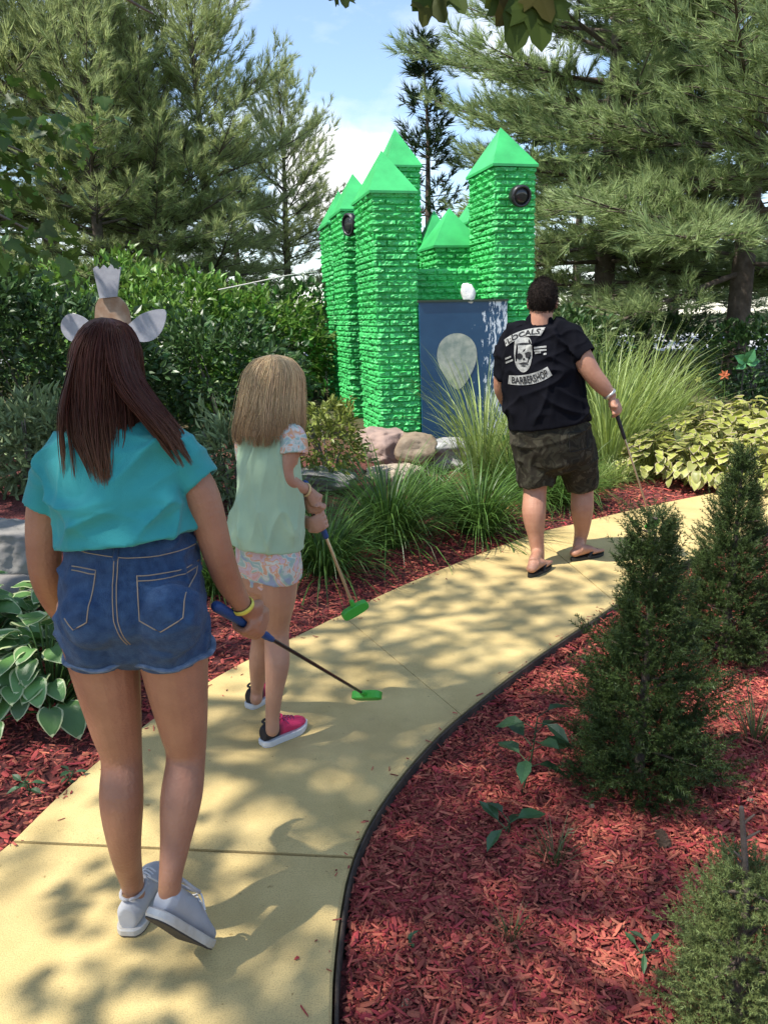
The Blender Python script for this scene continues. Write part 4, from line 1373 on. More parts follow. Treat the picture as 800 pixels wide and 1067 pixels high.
alberta = mat('dwarf_spruce_needles', (.028, .052, .015), .5, var=.45, hue=.02, island=True, col2=(.075, .11, .028), trans=.2, spec=.3)
alberta2 = mat('juniper_needles', (.10, .14, .045), .5, var=.4, hue=.03, island=True, col2=(.22, .26, .09), trans=.2, spec=.3)
GD = 'dwarf spruces in the red mulch'
p = P(664, 822, -.04)
top = A(676, 532, p.y + .02).z
Hs = top - p.z
# the crown narrows to a bent, lumpy leader
prA = lambda f: np.interp(f, [0, .08, .25, .45, .6, .72, .86, .95, 1], [.78, 1.0, 1.0, .78, .52, .36, .36, .27, .06])
ta, ca = dwarf(91, Hs - .05, .205, 4600, .062, prA)
sa = thing('dwarf_spruce', 'dark dwarf spruce in the front, its bushy skirt spreading over the mulch', 'dwarf spruce', (p.x, p.y, p.z), GD)
obj('trunk', ta.mesh('trunk', bark, True), sa, local=True); obj('foliage', ca.mesh('foliage', alberta), sa, local=True)
p = P(754, 686, -.02)
top = A(748, 468, p.y + .02).z
prB = lambda f: np.interp(f, [0, .08, .3, .5, .7, .85, 1], [.75, 1.0, .95, .70, .42, .25, .04])
tb, cb_ = dwarf(92, top - p.z - .04, .185, 4600, .06, prB)
sb = thing('dwarf_spruce', 'dark dwarf spruce behind, with a slim pointed top beside the path', 'dwarf spruce', (p.x, p.y, p.z), GD)
obj('trunk', tb.mesh('trunk', bark, True), sb, local=True); obj('foliage', cb_.mesh('foliage', alberta), sb, local=True)
p = P(760, 1085, -.02)
top = A(745, 892, p.y + .03).z
prC = lambda f: np.interp(f, [0, .3, .6, .85, 1], [1.0, 1.0, .9, .62, .25])
tc_, cc_ = dwarf(93, top - p.z - .03, .115, 2600, .042, prC)
sc3 = thing('young_juniper', 'light green bushy young conifer with a bare broken leader in the lower right corner', 'conifer', (p.x, p.y, p.z))
l0, l1 = np.array(A(775, 960, p.y - .01)) - np.array(p), np.array(A(772, 842, p.y - .01)) - np.array(p)
tc_.tube([l0 * np.array((.6, .6, .2)), l0, (l0 + l1) / 2 + np.array((.004, 0, 0)), l1], [.010, .009, .0075, .005], n=8, sub=4)
for tt, dx in ((.35, .03), (.55, -.025), (.72, .028), (.86, .018)):
    q = l0 + (l1 - l0) * tt
    tc_.tube([q, q + np.array((dx, -.01, .03))], [.004, .002], n=5, sub=2)
obj('trunk', tc_.mesh('trunk', bark, True), sc3, local=True); obj('foliage', cc_.mesh('foliage', alberta2), sc3, local=True)

# ------------------------------------------------------------------ small weeds, litter
weed_mat = mat('weed_leaves', (.035, .085, .035), .45, var=.35, hue=.02, island=True, col2=(.06, .125, .05), trans=.25)
def weed(px, py, h, leaves, ln, label, seed, w=.5, name='weed_seedling'):
    rs = np.random.RandomState(seed)
    p = P(px, py, -.04); p = (p.x, p.y, gz(p.x, p.y))
    t = thing(name, label, 'weed', p, 'weed seedlings in the mulch')
    sm = MB(); top = np.array((rs.normal(0, .03), rs.normal(0, .02), h))
    sm.tube([(0, 0, -.02), top * .5 + np.array((.01, 0, 0)), top], [.004, .003, .002], n=6, sub=4)
    pos, D = [], []
    for i in range(leaves):
        f = .35 + .65 * i / max(leaves - 1, 1)
        az = i * 2.2 + rs.normal(0, .4)
        a = top * f
        b = a + np.array((math.cos(az), math.sin(az), .3)) * ln * .35
        sm.tube([a, b], [.002, .0015], n=4, sub=2)
        pos.append(b); D.append((math.cos(az), math.sin(az), rs.normal(.05, .25)))
    lm = MB(); lm.add(*scatter(*fold_leaf(w, .10, -.12), pos, D, np.tile((0, 0, 1.0), (leaves, 1)) + rs.normal(0, .2, (leaves, 3)), rs.uniform(.75, 1.15, leaves) * ln))
    obj('stem', sm.mesh('stem', weed_mat, True), t, local=True); obj('leaves', lm.mesh('leaves', weed_mat), t, local=True)
weed(542, 825, .30, 10, .125, 'tall leafy weed seedling left of the front spruce', 3)
weed(525, 868, .06, 5, .10, 'low weed with broad leaves below the tall seedling', 5)
weed(655, 1000, .05, 5, .05, 'small narrow leaved weed in the sunlit mulch', 7, .3)
weed(425, 985, .03, 4, .03, 'tiny sprout near the black edging', 8)
weed(30, 832, .06, 7, .05, 'small weed by the left edge of the path in front of the hostas', 9)
weed(66, 822, .05, 6, .045, 'small weed touching the left edge of the path', 10)
litter = mat('dry_leaves', (.34, .24, .13), .8, var=.4, hue=.03, island=True, col2=(.45, .36, .24))
V_, F_ = fold_leaf(.5, .2, -.25)
rs = np.random.RandomState(12)
for k, (px, py) in enumerate([(752, 712), (760, 725), (700, 832), (735, 826), (518, 935), (428, 1030), (358, 1046), (690, 885), (590, 870), (748, 745), (775, 842), (620, 845), (640, 905), (485, 905), (720, 700)]):
    p = P(px, py, -.03); p = (p.x, p.y, gz(p.x, p.y) + .012)
    s = rs.uniform(.022, .05)
    a, f = scatter(V_, F_, [(0, 0, 0)], [(rs.normal(), rs.normal(), rs.normal(0, .25))], [(rs.normal(0, .4), rs.normal(0, .4), 1)], np.array([s]))
    tag(obj('dry_leaf', mesh_np('dry_leaf', a, f, litter), None, p, local=True), 'small pale dry leaf lying on the red mulch', 'leaf', 'dry leaves lying on the mulch')
# pine cone
p = P(690, 884, -.03)
cnm = MB()
pos, D, N_ = [], [], []
for i in range(60):
    f = i / 60; az = i * 2.399
    r = .016 * math.sin(.35 + 2.5 * f)
    pos.append((math.cos(az) * r * .5, (f - .5) * .07, math.sin(az) * r * .5)); D.append((math.cos(az), .5, math.sin(az))); N_.append((0, 1, 0))
cnm.add(*scatter(*fold_leaf(.9, .1, -.1), pos, D, N_, np.full(60, .018)))
tag(obj('pine_cone', cnm.mesh('pine_cone', mat('cone_brown', (.10, .06, .035), .8, var=.3, island=True)), None, (p.x, p.y, gz(p.x, p.y) + .02), local=True),
    'brown pine cone lying in the mulch above the young conifer', 'pine cone')

# pale yard beyond the trees
ym = mat('pale_paving', (.52, .53, .55), .9, scale=.6, col2=(.42, .43, .45))
ygx = np.linspace(-16, 22, 20)
V = [(x, y, gz(x, y) + .03) for y in (19.0, 24, 34) for x in ygx]
ii = np.arange(60).reshape(3, 20)
tag(obj('pavement', mesh_np('pavement', V, [np.stack([ii[:-1, :-1].ravel(), ii[:-1, 1:].ravel(), ii[1:, 1:].ravel(), ii[1:, :-1].ravel()], 1)], ym)), kind='structure')

# ------------------------------------------------------------------ plain winged board, ornament, cable
board = mat('grey_painted_board', (.42, .42, .46), .6, scale=14, col2=(.33, .33, .38), bump=.1)
bd = A(117, 345, 6.6)
bt = thing('garden_board', 'pale grey cut out board with two rounded wings behind the dark haired girl', 'garden board', (bd.x, bd.y, gz(bd.x, bd.y)))
def flat(outline, Y, th=.02):
    pts = [A(x, y, Y) for x, y in outline]
    n = len(pts)
    V = [tuple(p) for p in pts] + [(p.x, p.y + th, p.z) for p in pts]
    return V, [[tuple(range(n))], [tuple(range(2 * n - 1, n - 1, -1))], [(i, n + i, n + (i + 1) % n, (i + 1) % n) for i in range(n)]]
def sm2(o, sub=5):
    return [tuple(q[:2]) for q in catmull([(a, b, 0) for a, b in o + [o[0]]], sub)[:-1]]
mb = MB(); mb.add(*flat(sm2([(98, 340), (86, 330), (72, 327), (64, 336), (66, 348), (76, 356), (94, 352)]), 6.6)); obj('wing', mb.mesh('wing', board), bt)
mb = MB(); mb.add(*flat(sm2([(134, 338), (150, 326), (172, 323), (170, 342), (160, 354), (146, 356), (134, 350)]), 6.6)); obj('wing', mb.mesh('wing', board), bt)
mb = MB(); mb.add(*flat([(97, 280), (101, 277), (104, 281), (108, 276), (112, 280), (116, 275), (120, 280), (126, 278), (122, 309), (104, 311)], 6.63)); obj('crown_board', mb.mesh('crown_board', board), bt)
mb = MB(); mb.add(*flat(sm2([(104, 310), (113, 307), (123, 309), (132, 318), (136, 332), (134, 350), (100, 350), (99, 332), (100, 318)]), 6.66)); obj('round_board', mb.mesh('round_board', mat('tan_board', (.30, .17, .10), .6, scale=12, col2=(.42, .30, .22), detail=8)), bt)
mb = MB(); mb.add(*flat([(104, 345), (131, 345), (138, 420), (94, 420)], 6.69)); obj('lower_board', mb.mesh('lower_board', board), bt)
mb = MB(); q = A(115, 420, 6.66); mb.box((q.x, q.y, (q.z + gz(bd.x, bd.y)) / 2), (.02, .015, (q.z - gz(bd.x, bd.y)) / 2 + .12)); obj('post', mb.mesh('post', bark_grey), bt)

gm = mat('green_metal', (.03, .13, .05), .4, metal=.3, scale=20, col2=(.07, .22, .07))
og = A(775, 372, 8.9)
ot = thing('metal_flower', 'green metal leaf ornament on a stake above the topmost yellow hosta', 'garden ornament', (og.x, og.y, gz(og.x, og.y)))
mb = MB(); mb.tube([(og.x, og.y, gz(og.x, og.y) - .05), (og.x, og.y, og.z)], [.008, .008], n=6, sub=2); obj('stake', mb.mesh('stake', lamp_black), ot)
for (x, y, nx_, sz) in ((770, 372, -1, 1.0), (781, 369, .8, 1.1), (789, 378, 1.0, 1.0), (768, 388, -.6, .8)):
    a = np.array(A(776, 378, 8.9)); b = np.array(A(x, y, 8.85))
    V2, F2 = fold_leaf(.8, .15, -.2)
    mb = MB(); mb.add(*scatter(V2, F2, [a], [b - a + np.array((nx_ * .05, 0, .03))], [(0, -1, .3)], np.array([.16 * sz]))); obj('metal_leaf', mb.mesh('metal_leaf', gm), ot)
lily = mat('orange_petals', (.62, .16, .06), .5, trans=.3)
for k, (px, py, lb) in enumerate([(754, 391, 'orange lily flower beside the green metal ornament'), (727, 396, 'faded yellow lily flower left of the orange one')]):
    q = A(px, py, 8.7)
    t = thing('lily', lb, 'flower', (q.x, q.y, gz(q.x, q.y)), 'lilies behind the hosta bank')
    mb = MB(); mb.tube([(q.x, q.y, gz(q.x, q.y) - .05), (q.x + .02, q.y, (q.z + .5) / 2), tuple(q)], [.006, .005, .004], n=5, sub=3); obj('stem', mb.mesh('stem', shrub_mat, True), t)
    mb = MB(); a6 = np.arange(6) * math.pi / 3
    mb.add(*scatter(*fold_leaf(.5, .1, -.3), np.tile(q, (6, 1)), np.stack([np.cos(a6), np.full(6, -.3), np.sin(a6) * .8 + .3], 1), np.tile((0, -1.0, .4), (6, 1)), np.full(6, .065 if k == 0 else .045)))
    obj('petals', mb.mesh('petals', lily if k == 0 else hy), t)
mb = MB()
mb.tube([A(228, 302, 9.0), A(262, 295, 9.1), A(300, 287, 9.2), A(330, 283, 9.4)], [.008, .008, .007, .006], n=6, sub=5)
tag(obj('bare_branch', mb.mesh('bare_branch', mat('bleached_wood', (.55, .52, .47), .8), True)), 'bare bleached branch stretching across the leafy shrub left of the castle', 'branch')
# ------------------------------------------------------------------ people
def skin(name, c, c2):
    m = mat(name, c, .5, scale=11, col2=c2, bump=.22, bscale=130, spec=.4, detail=9)
    b = m.node_tree.nodes['Principled BSDF']
    b.inputs['Subsurface Weight'].default_value = .06
    b.inputs['Subsurface Radius'].default_value = (.02, .008, .005)
    return m
def cloth(name, c, c2=None, rough=.85, bscale=420, bump=.25, scale=6):
    m = mat(name, c, rough, scale=scale, col2=c2 or tuple(k * .86 for k in c), bump=bump, bscale=bscale, spec=.25 if max(c) > .03 else .08)
    m.node_tree.nodes['Principled BSDF'].inputs['Sheen Weight'].default_value = .12 if max(c) > .1 else 0
    return m
def nv(v):
    v = np.array(v, dtype=float); return v / np.linalg.norm(v)
def grip_hand(mb, W, C, a, p, r=.013, s=1.0, thumb=1):
    """a hand closed round a bar: wrist W, bar centre C, bar direction a, p from the bar towards the back of the hand"""
    W, C, a = np.array(W), np.array(C), nv(a)
    p = np.array(p, dtype=float); p = nv(p - a * p.dot(a))
    q = np.cross(a, p)
    if np.dot(q, C - W) < 0: q = -q
    kn = C + p * (r + .012 * s) + q * .012 * s
    cp = C + p * (r + .016 * s) - q * .028 * s
    side = a
    mb.tube([W, W * .45 + cp * .55, cp, kn], [(.021 * s, .018 * s), (.030 * s, .019 * s), (.041 * s, .016 * s), (.040 * s, .012 * s)], n=14, side=side, sub=4, power=2.4)
    for i in range(4):
        o = (i - 1.5) * .0195 * s
        fr = (.0088, .0092, .0088, .0076)[i] * s
        rr = r + fr * .85
        end = (235, 255, 250, 225)[i]
        pts = [cp + a * o * .8 + q * .01]
        for th in np.linspace(35, end, 7):
            t = math.radians(th)
            pts.append(C + a * o + (p * math.cos(t) + q * math.sin(t)) * (rr + (.006 if th < 80 else 0)))
        mb.tube(pts, [fr * 1.1] + [fr * k for k in (1.08, 1.05, 1.0, .98, .95, .9, .8)], n=8, sub=3)
    t0 = C + p * (r + .014 * s) - q * .045 * s + a * thumb * .020 * s
    pts = [t0]
    for th, o in ((-55, .036), (-95, .047), (-140, .052)):
        t = math.radians(th)
        pts.append(C + a * thumb * o * s + (p * math.cos(t) + q * math.sin(t)) * (r + .0105 * s))
    mb.tube(pts, [.0135 * s, .0115 * s, .0105 * s, .0085 * s], n=8, sub=4)
def free_hand(mb, W, d, back, s=1.0, thumb=1):
    """a relaxed hand: wrist W, finger direction d, back-of-hand normal"""
    W, d = np.array(W), nv(d)
    b = np.array(back, dtype=float); b = nv(b - d * b.dot(d)); sd = np.cross(d, b)
    mb.tube([W, W + d * .04 * s, W + d * .085 * s], [(.021 * s, .017 * s), (.034 * s, .015 * s), (.038 * s, .012 * s)], n=14, side=sd, sub=4, power=2.4)
    for i in range(4):
        o = (i - 1.5) * .0195 * s; L_ = (.066, .078, .074, .058)[i] * s; fr = (.0085, .009, .0085, .0075)[i] * s
        k0 = W + d * .075 * s + sd * o
        mb.tube([k0, k0 + d * L_ * .4 - b * .006, k0 + d * L_ * .72 - b * .02, k0 + d * L_ * .92 - b * .038], [fr * 1.1, fr, fr * .95, fr * .75], n=8, sub=4)
    k0 = W + d * .02 * s + sd * .022 * s * thumb
    mb.tube([k0, k0 + d * .03 * s + sd * .022 * thumb - b * .008, k0 + d * .058 * s + sd * .024 * thumb - b * .02], [.0135 * s, .011 * s, .0085 * s], n=8, sub=4)
def head(mb, c, f, r=(.074, .094, .112), tilt=0.0):
    """skull, jaw, nose, lips and ears; f = facing direction"""
    c = np.array(c); f = nv((f[0], f[1], tilt)); s = nv(np.cross(f, (0, 0, 1))); u = np.cross(s, f)
    rot = np.stack([s, f, u], 1)
    k = r[2] / .112
    mb.ell(c + u * .012 * k - f * .004, (r[0], r[1], r[2] * .93), 28, rot)
    mb.ell(c - u * .045 * k + f * .026 * k, (r[0] * .80, r[1] * .66, r[2] * .62), 24, rot)
    mb.ell(c - u * .088 * k + f * .062 * k, (.024 * k, .020 * k, .018 * k), 14, rot)            # chin
    mb.tube([c + f * .086 * k + u * .012 * k, c + f * .103 * k - u * .018 * k, c + f * .110 * k - u * .034 * k], [(.010 * k, .010 * k), (.012 * k, .011 * k), (.016 * k, .011 * k)], n=10, side=s, sub=4)
    for dz in (-.057, -.066):
        mb.tube([c + s * .022 * k + f * .080 * k + u * dz * k, c + f * .092 * k + u * dz * k, c - s * .022 * k + f * .080 * k + u * dz * k], [.004 * k, .0062 * k, .004 * k], n=8, sub=4)
    for sg in (-1, 1):
        e = c + s * sg * (r[0] * .98) - f * .008 * k - u * .012 * k
        mb.ell(e, (.010 * k, .018 * k, .032 * k), 14, rot)
        mb.ell(c + s * sg * .034 * k + f * .076 * k + u * .018 * k, (.022 * k, .010 * k, .007 * k), 10, rot)   # brow
    return rot
eye_mat = mat('eye_white', (.75, .73, .7), .2)
iris_mat = mat('iris', (.05, .03, .02), .2)
def eyes(parent, c, f, rz=.112, tilt=0.0):
    c = np.array(c); f = nv((f[0], f[1], tilt)); s = nv(np.cross(f, (0, 0, 1))); u = np.cross(s, f); k = rz / .112
    for sg in (-1, 1):
        p = c + s * sg * .032 * k + f * .0735 * k + u * .004 * k
        mb = MB(); mb.ell(p, (.0120 * k, .0120 * k, .0105 * k), 14)
        e = obj('eye', mb.mesh('eye', eye_mat, True), parent)
        mb = MB(); mb.ell(p + f * .0078 * k, (.0062 * k,) * 3, 10)
        obj('iris', mb.mesh('iris', iris_mat, True), e)
def wrinkles(seed, amp, dirs, freq, hems=()):
    """soft ridged folds running along the given directions"""
    dirs = [nv(d) for d in dirs]
    def fn(p, n):
        v = 0
        for i, d in enumerate(dirs):
            a = p.dot(Vector(d))
            q = (p - Vector(d) * a) * freq + Vector(d) * a * freq * .22 + Vector((seed + i * 5.1, i * 3.3, 0))
            r = max(0, 1 - abs(noise.noise(q)) * 1.9)
            v += (r ** 3 - .2) * amp * (.35 + 1.3 * max(0, noise.noise(p * 4.5 + Vector((seed, i * 7, 0))) + .3))
        for hp0, hr in hems:
            v *= min(1, max(.12, ((p - hp0).length - hr[0]) / hr[1])) if len(hr) == 2 else min(1, max(.12, (p.z - hp0.z) / hr[0]))
        return max(v, -.003) + min(amp, .006) * .25 * noise.noise(p * 9 + Vector((seed, 1, 2)))
    return fn
def hair_mesh(levels, n, seed, m, arc=105, endvar=.22, rad=.0009, clumps=90, flat=.55, heading=0.0, tipcurl=0.0, shell=.9, steps=15, inner=.72, cap=None, stray=0):
    """strands lying over a lofted hair volume; a level = (centre, half width, half depth)"""
    rs = np.random.RandomState(seed)
    c = catmull([tuple(l[0]) for l in levels], 10)
    wd = np.maximum(catmull([(l[1], l[2], 0) for l in levels], 10), .002)
    s = np.concatenate([[0], np.cumsum(np.linalg.norm(np.diff(c, axis=0), axis=1) + .9 * np.abs(np.diff(wd[:, 1])))]); s /= s[-1]
    ch, sh = math.cos(heading), math.sin(heading)
    X = np.array((ch, -sh, 0)); B = np.array((-sh, -ch, 0))       # right, and away from the face
    ct = rs.uniform(-1, 1, clumps) * arc
    cend = 1 - rs.uniform(0, 1, clumps) ** 1.4 * endvar
    crho = rs.uniform(inner + .06, 1.0, clumps) ** .7
    mb = MB(); allV = []
    for i in range(n):
        k = rs.randint(clumps)
        d0 = rs.normal(0, 9.0); e = min(cend[k] + rs.normal(0, .02), 1)
        rho = np.clip(crho[k] + rs.normal(0, .035), inner, 1.05)
        if i < stray: rho += rs.uniform(.0, .10); d0 *= 2.5
        u = np.linspace(0.0, e, steps)
        th = np.radians(ct[k] + d0 * (1 - .75 * u / e) + 6 * np.sin(u * 6 + ct[k] * 2) * u + 2.5 * np.sin(u * 11 + i) * u + rs.normal(0, 1.5))
        C = np.stack([np.interp(u, s, c[:, j]) for j in range(3)], 1)
        W = np.interp(u, s, wd[:, 0]); Dp = np.interp(u, s, wd[:, 1])
        pt = C + X * (W * np.sin(th) * rho)[:, None] + B * (Dp * np.cos(th) * rho)[:, None]
        pt[:, 2] += .004 * np.sin(u * 9 + k)
        allV.append((pt, rad * rs.uniform(.7, 1.3)))
    for pt, r in allV:
        T = np.gradient(pt, axis=0); T /= np.linalg.norm(T, axis=1, keepdims=True) + 1e-9
        S = np.cross(T, B); S /= np.linalg.norm(S, axis=1, keepdims=True) + 1e-9
        Q = np.cross(S, T)
        rr = (r * np.clip(1.25 - np.linspace(0, 1, len(pt)) ** 4, .25, 1))[:, None]
        V = np.stack([pt + S * rr, pt - S * rr, pt + Q * rr], 1).reshape(-1, 3)
        m_ = len(pt); ii = np.arange(m_ * 3).reshape(m_, 3)
        q = np.concatenate([np.stack([ii[:-1, a], ii[:-1, (a + 1) % 3], ii[1:, (a + 1) % 3], ii[1:, a]], 1) for a in range(3)])
        mb.add(V, [q])
    # the mass under the strands
    th = np.radians(np.linspace(-arc, arc, 25))
    sel = np.linspace(0, .90, 24)
    V = []
    for u in sel:
        C = np.array([np.interp(u, s, c[:, j]) for j in range(3)]); W = np.interp(u, s, wd[:, 0]); Dp = np.interp(u, s, wd[:, 1])
        for a in th:
            V.append(C + X * W * math.sin(a) * shell + B * Dp * math.cos(a) * shell)
    ii = np.arange(24 * 25).reshape(24, 25)
    mb.add(V, [np.stack([ii[:-1, :-1].ravel(), ii[:-1, 1:].ravel(), ii[1:, 1:].ravel(), ii[1:, :-1].ravel()], 1)])
    if cap:
        cc_, rr_, ff_ = cap; ff_ = (ff_[0], ff_[1], 0)
        f_ = nv(ff_); s_ = nv(np.cross(f_, (0, 0, 1)))
        t_ = MB(); t_.ell((0, 0, 0), (1, 1, 1), 36)
        V = np.concatenate(t_.V); q = [f for (k_, i_), l in t_.F.items() for f in l]
        keep = lambda f: (V[f].mean(1)[:, 2] > .18 + np.maximum(0, V[f].mean(1)[:, 1]) * .45) | (V[f].mean(1)[:, 1] < -.05)
        W = np.array(cc_) + V[:, :1] * rr_[0] * s_ + V[:, 1:2] * rr_[1] * f_ + V[:, 2:] * rr_[2] * np.array((0, 0, 1.0))
        mb.add(W, [f[keep(f)] for f in q])
    return mb.mesh('hair', m, True)
def hair_mat(name, root, tip, z0, z1, rough=.36, var=.35):
    m = mat(name, root, rough, var=var, hue=.01, island=True, spec=.18)
    nt = m.node_tree; N, L = nt.nodes, nt.links
    g = N.new('ShaderNodeNewGeometry'); s = N.new('ShaderNodeSeparateXYZ'); L.new(g.outputs['Position'], s.inputs[0])
    mr = N.new('ShaderNodeMapRange'); mr.inputs[1].default_value = z0; mr.inputs[2].default_value = z1; L.new(s.outputs['Z'], mr.inputs[0])
    mx = N.new('ShaderNodeMix'); mx.data_type = 'RGBA'; mx.inputs[6].default_value = (*root, 1); mx.inputs[7].default_value = (*tip, 1)
    L.new(mr.outputs[0], mx.inputs[0])
    h = [n for n in N if n.type == 'HUE_SAT'][0]
    L.new(mx.outputs[2], h.inputs['Color'])
    return m
def project(me_bvh, pts, d, off):
    """drops points along d on to a surface, off above it"""
    o = []
    d = Vector(d).normalized()
    for p in pts:
        h = me_bvh.ray_cast(Vector(p) - d * .6, d)
        o.append(tuple(h[0] - d * off) if h[0] is not None else tuple(p))
    return o
def bvh_of(me):
    c = [Vector(v) for v in coords(me).tolist()]
    return BVHTree.FromPolygons(c, [tuple(p.vertices) for p in me.polygons])
def cloth_mesh(mb, voxel, m, fn=None, smooth=3):
    me = remesh(mb.mesh('c', m), voxel, smooth)
    if fn: displace(me, fn)
    return setmat(me, m)
def stitch(bvh, poly, d, m, name, parent, rad=.0016, off=.001, closed=False):
    mb = MB()
    for pl in poly:
        P_ = []
        for i in range(len(pl) - 1):
            a, b = np.array(pl[i]), np.array(pl[i + 1])
            k = max(int(np.linalg.norm(b - a) / .012), 1)
            P_ += [a + (b - a) * j / k for j in range(k)]
        P_.append(np.array(pl[-1]))
        P_ = project(bvh, P_, d, off)
        mb.tube(P_, [rad] * len(P_), n=6, sub=1)
    return obj(name, mb.mesh(name, m, True), parent)

# canvas and sport shoes
def shoe(parent, heel, fwd, up, L_, W_, m_up, m_sole, m_tread, m_lace, H=1.0, label=None, sole_h=.026, collar=True):
    f, u = nv(fwd), np.array(up, dtype=float)
    u = nv(u - f * np.dot(u, f)); s = np.cross(f, u)
    heel = np.array(heel)
    def T(x, y, z): return heel + f * x * L_ + s * y * W_ + u * z
    prof = [(0.0, .33), (.03, .60), (.12, .76), (.3, .74), (.5, .84), (.68, 1.0), (.82, .94), (.93, .66), (1.0, .25)]
    # sole: outline slab
    xs = np.array([p_[0] for p_ in prof]); hw = np.array([p_[1] for p_ in prof]) * .5
    tt = (1 - np.cos(np.linspace(0, math.pi, 34))) / 2
    hx = np.interp(tt, xs, hw)
    for _ in range(3):
        hx[1:-1] = (hx[:-2] + 2 * hx[1:-1] + hx[2:]) / 4
    out = [(x, h + .05 * math.sin(math.pi * x) * (1 if 1 else 0)) for x, h in zip(tt, hx)] + [(x, -h) for x, h in zip(tt[::-1], hx[::-1])]
    def slab(z0, z1, g, m, name, par):
        mb = MB(); n = len(out)
        rings = []
        for z, k in ((z0, .97), (z0 + (z1 - z0) * .25, 1.0), (z1 - .003, 1.0), (z1, .97)):
            rings.append([T(.5 + (x - .5) * (g * k), y * g * k, z + (.014 * max(0, x - .75) * 4) * .6) for x, y in out])
        V = np.array(rings).reshape(-1, 3)
        q = [(i * n + j, i * n + (j + 1) % n, (i + 1) * n + (j + 1) % n, (i + 1) * n + j) for i in range(3) for j in range(n)]
        V = np.vstack([V, [T(.5, 0, z0)], [T(.5, 0, z1)]])
        t = [(4 * n, (j + 1) % n, j) for j in range(n)] + [(4 * n + 1, 3 * n + j, 3 * n + (j + 1) % n) for j in range(n)]
        mb.add(V, [q, t]); return obj(name, mb.mesh(name, m), par)
    mb = MB()
    hts = [(0.02, .066), (.10, .074), (.22, .070), (.36, .072), (.5, .070), (.62, .058), (.75, .046), (.88, .040), (.97, .028)]
    rings = []; n = 20
    for x, h in hts:
        w = np.interp(x, xs, hw) * .96; h = h * H
        r_ = []
        for k in range(n):
            a = 2 * math.pi * k / n
            yy = math.copysign(abs(math.cos(a)) ** .8, math.cos(a)) * w * (1 - .28 * max(0, math.sin(a)) ** 2)
            zz = sole_h * .7 + (math.sin(a) * .5 + .5) * h
            r_.append(T(x, yy, zz))
        rings.append(r_)
    V = np.array(rings).reshape(-1, 3); k = len(rings)
    q = [(i * n + j, i * n + (j + 1) % n, (i + 1) * n + (j + 1) % n, (i + 1) * n + j) for i in range(k - 1) for j in range(n)]
    V = np.vstack([V, V[:n].mean(0), V[-n:].mean(0)])
    t = [(k * n, (j + 1) % n, j) for j in range(n)] + [(k * n + 1, (k - 1) * n + j, (k - 1) * n + (j + 1) % n) for j in range(n)]
    mb.add(V, [q, t])
    if collar:
        rr = [T(.26 + .20 * math.cos(a), .30 * math.sin(a), sole_h * .7 + (.078 + .006 * math.cos(a) ** 2) * H) for a in np.linspace(0, 2 * math.pi, 21)]
        mb.tube(rr, [.0055] * 21, n=8, sub=1)
    me = remesh(mb.mesh('u', m_up), .0035, 3)
    up_ = obj('shoe', setmat(me, m_up), parent)
    if label: up_['label'] = label
    slab(.004, sole_h, 1.03, m_sole, 'sole', up_)
    slab(0, .006, 1.0, m_tread, 'tread', up_)
    mb = MB()
    for i in range(4):
        x = .46 + i * .075; z = sole_h * .7 + np.interp(x, [h[0] for h in hts], [h[1] for h in hts]) * H + .003
        mb.tube([T(x, -.20, z - .008), T(x + .02, 0, z + .002), T(x, .20, z - .008)], [.0028] * 3, n=6, sub=4)
    mb.tube([T(.46, 0, sole_h + .066 * H), T(.44, .22, sole_h + .072 * H), T(.50, .42, sole_h + .045 * H)], [.0022] * 3, n=6, sub=4)
    obj('laces', mb.mesh('laces', m_lace, True), up_)
    return up_

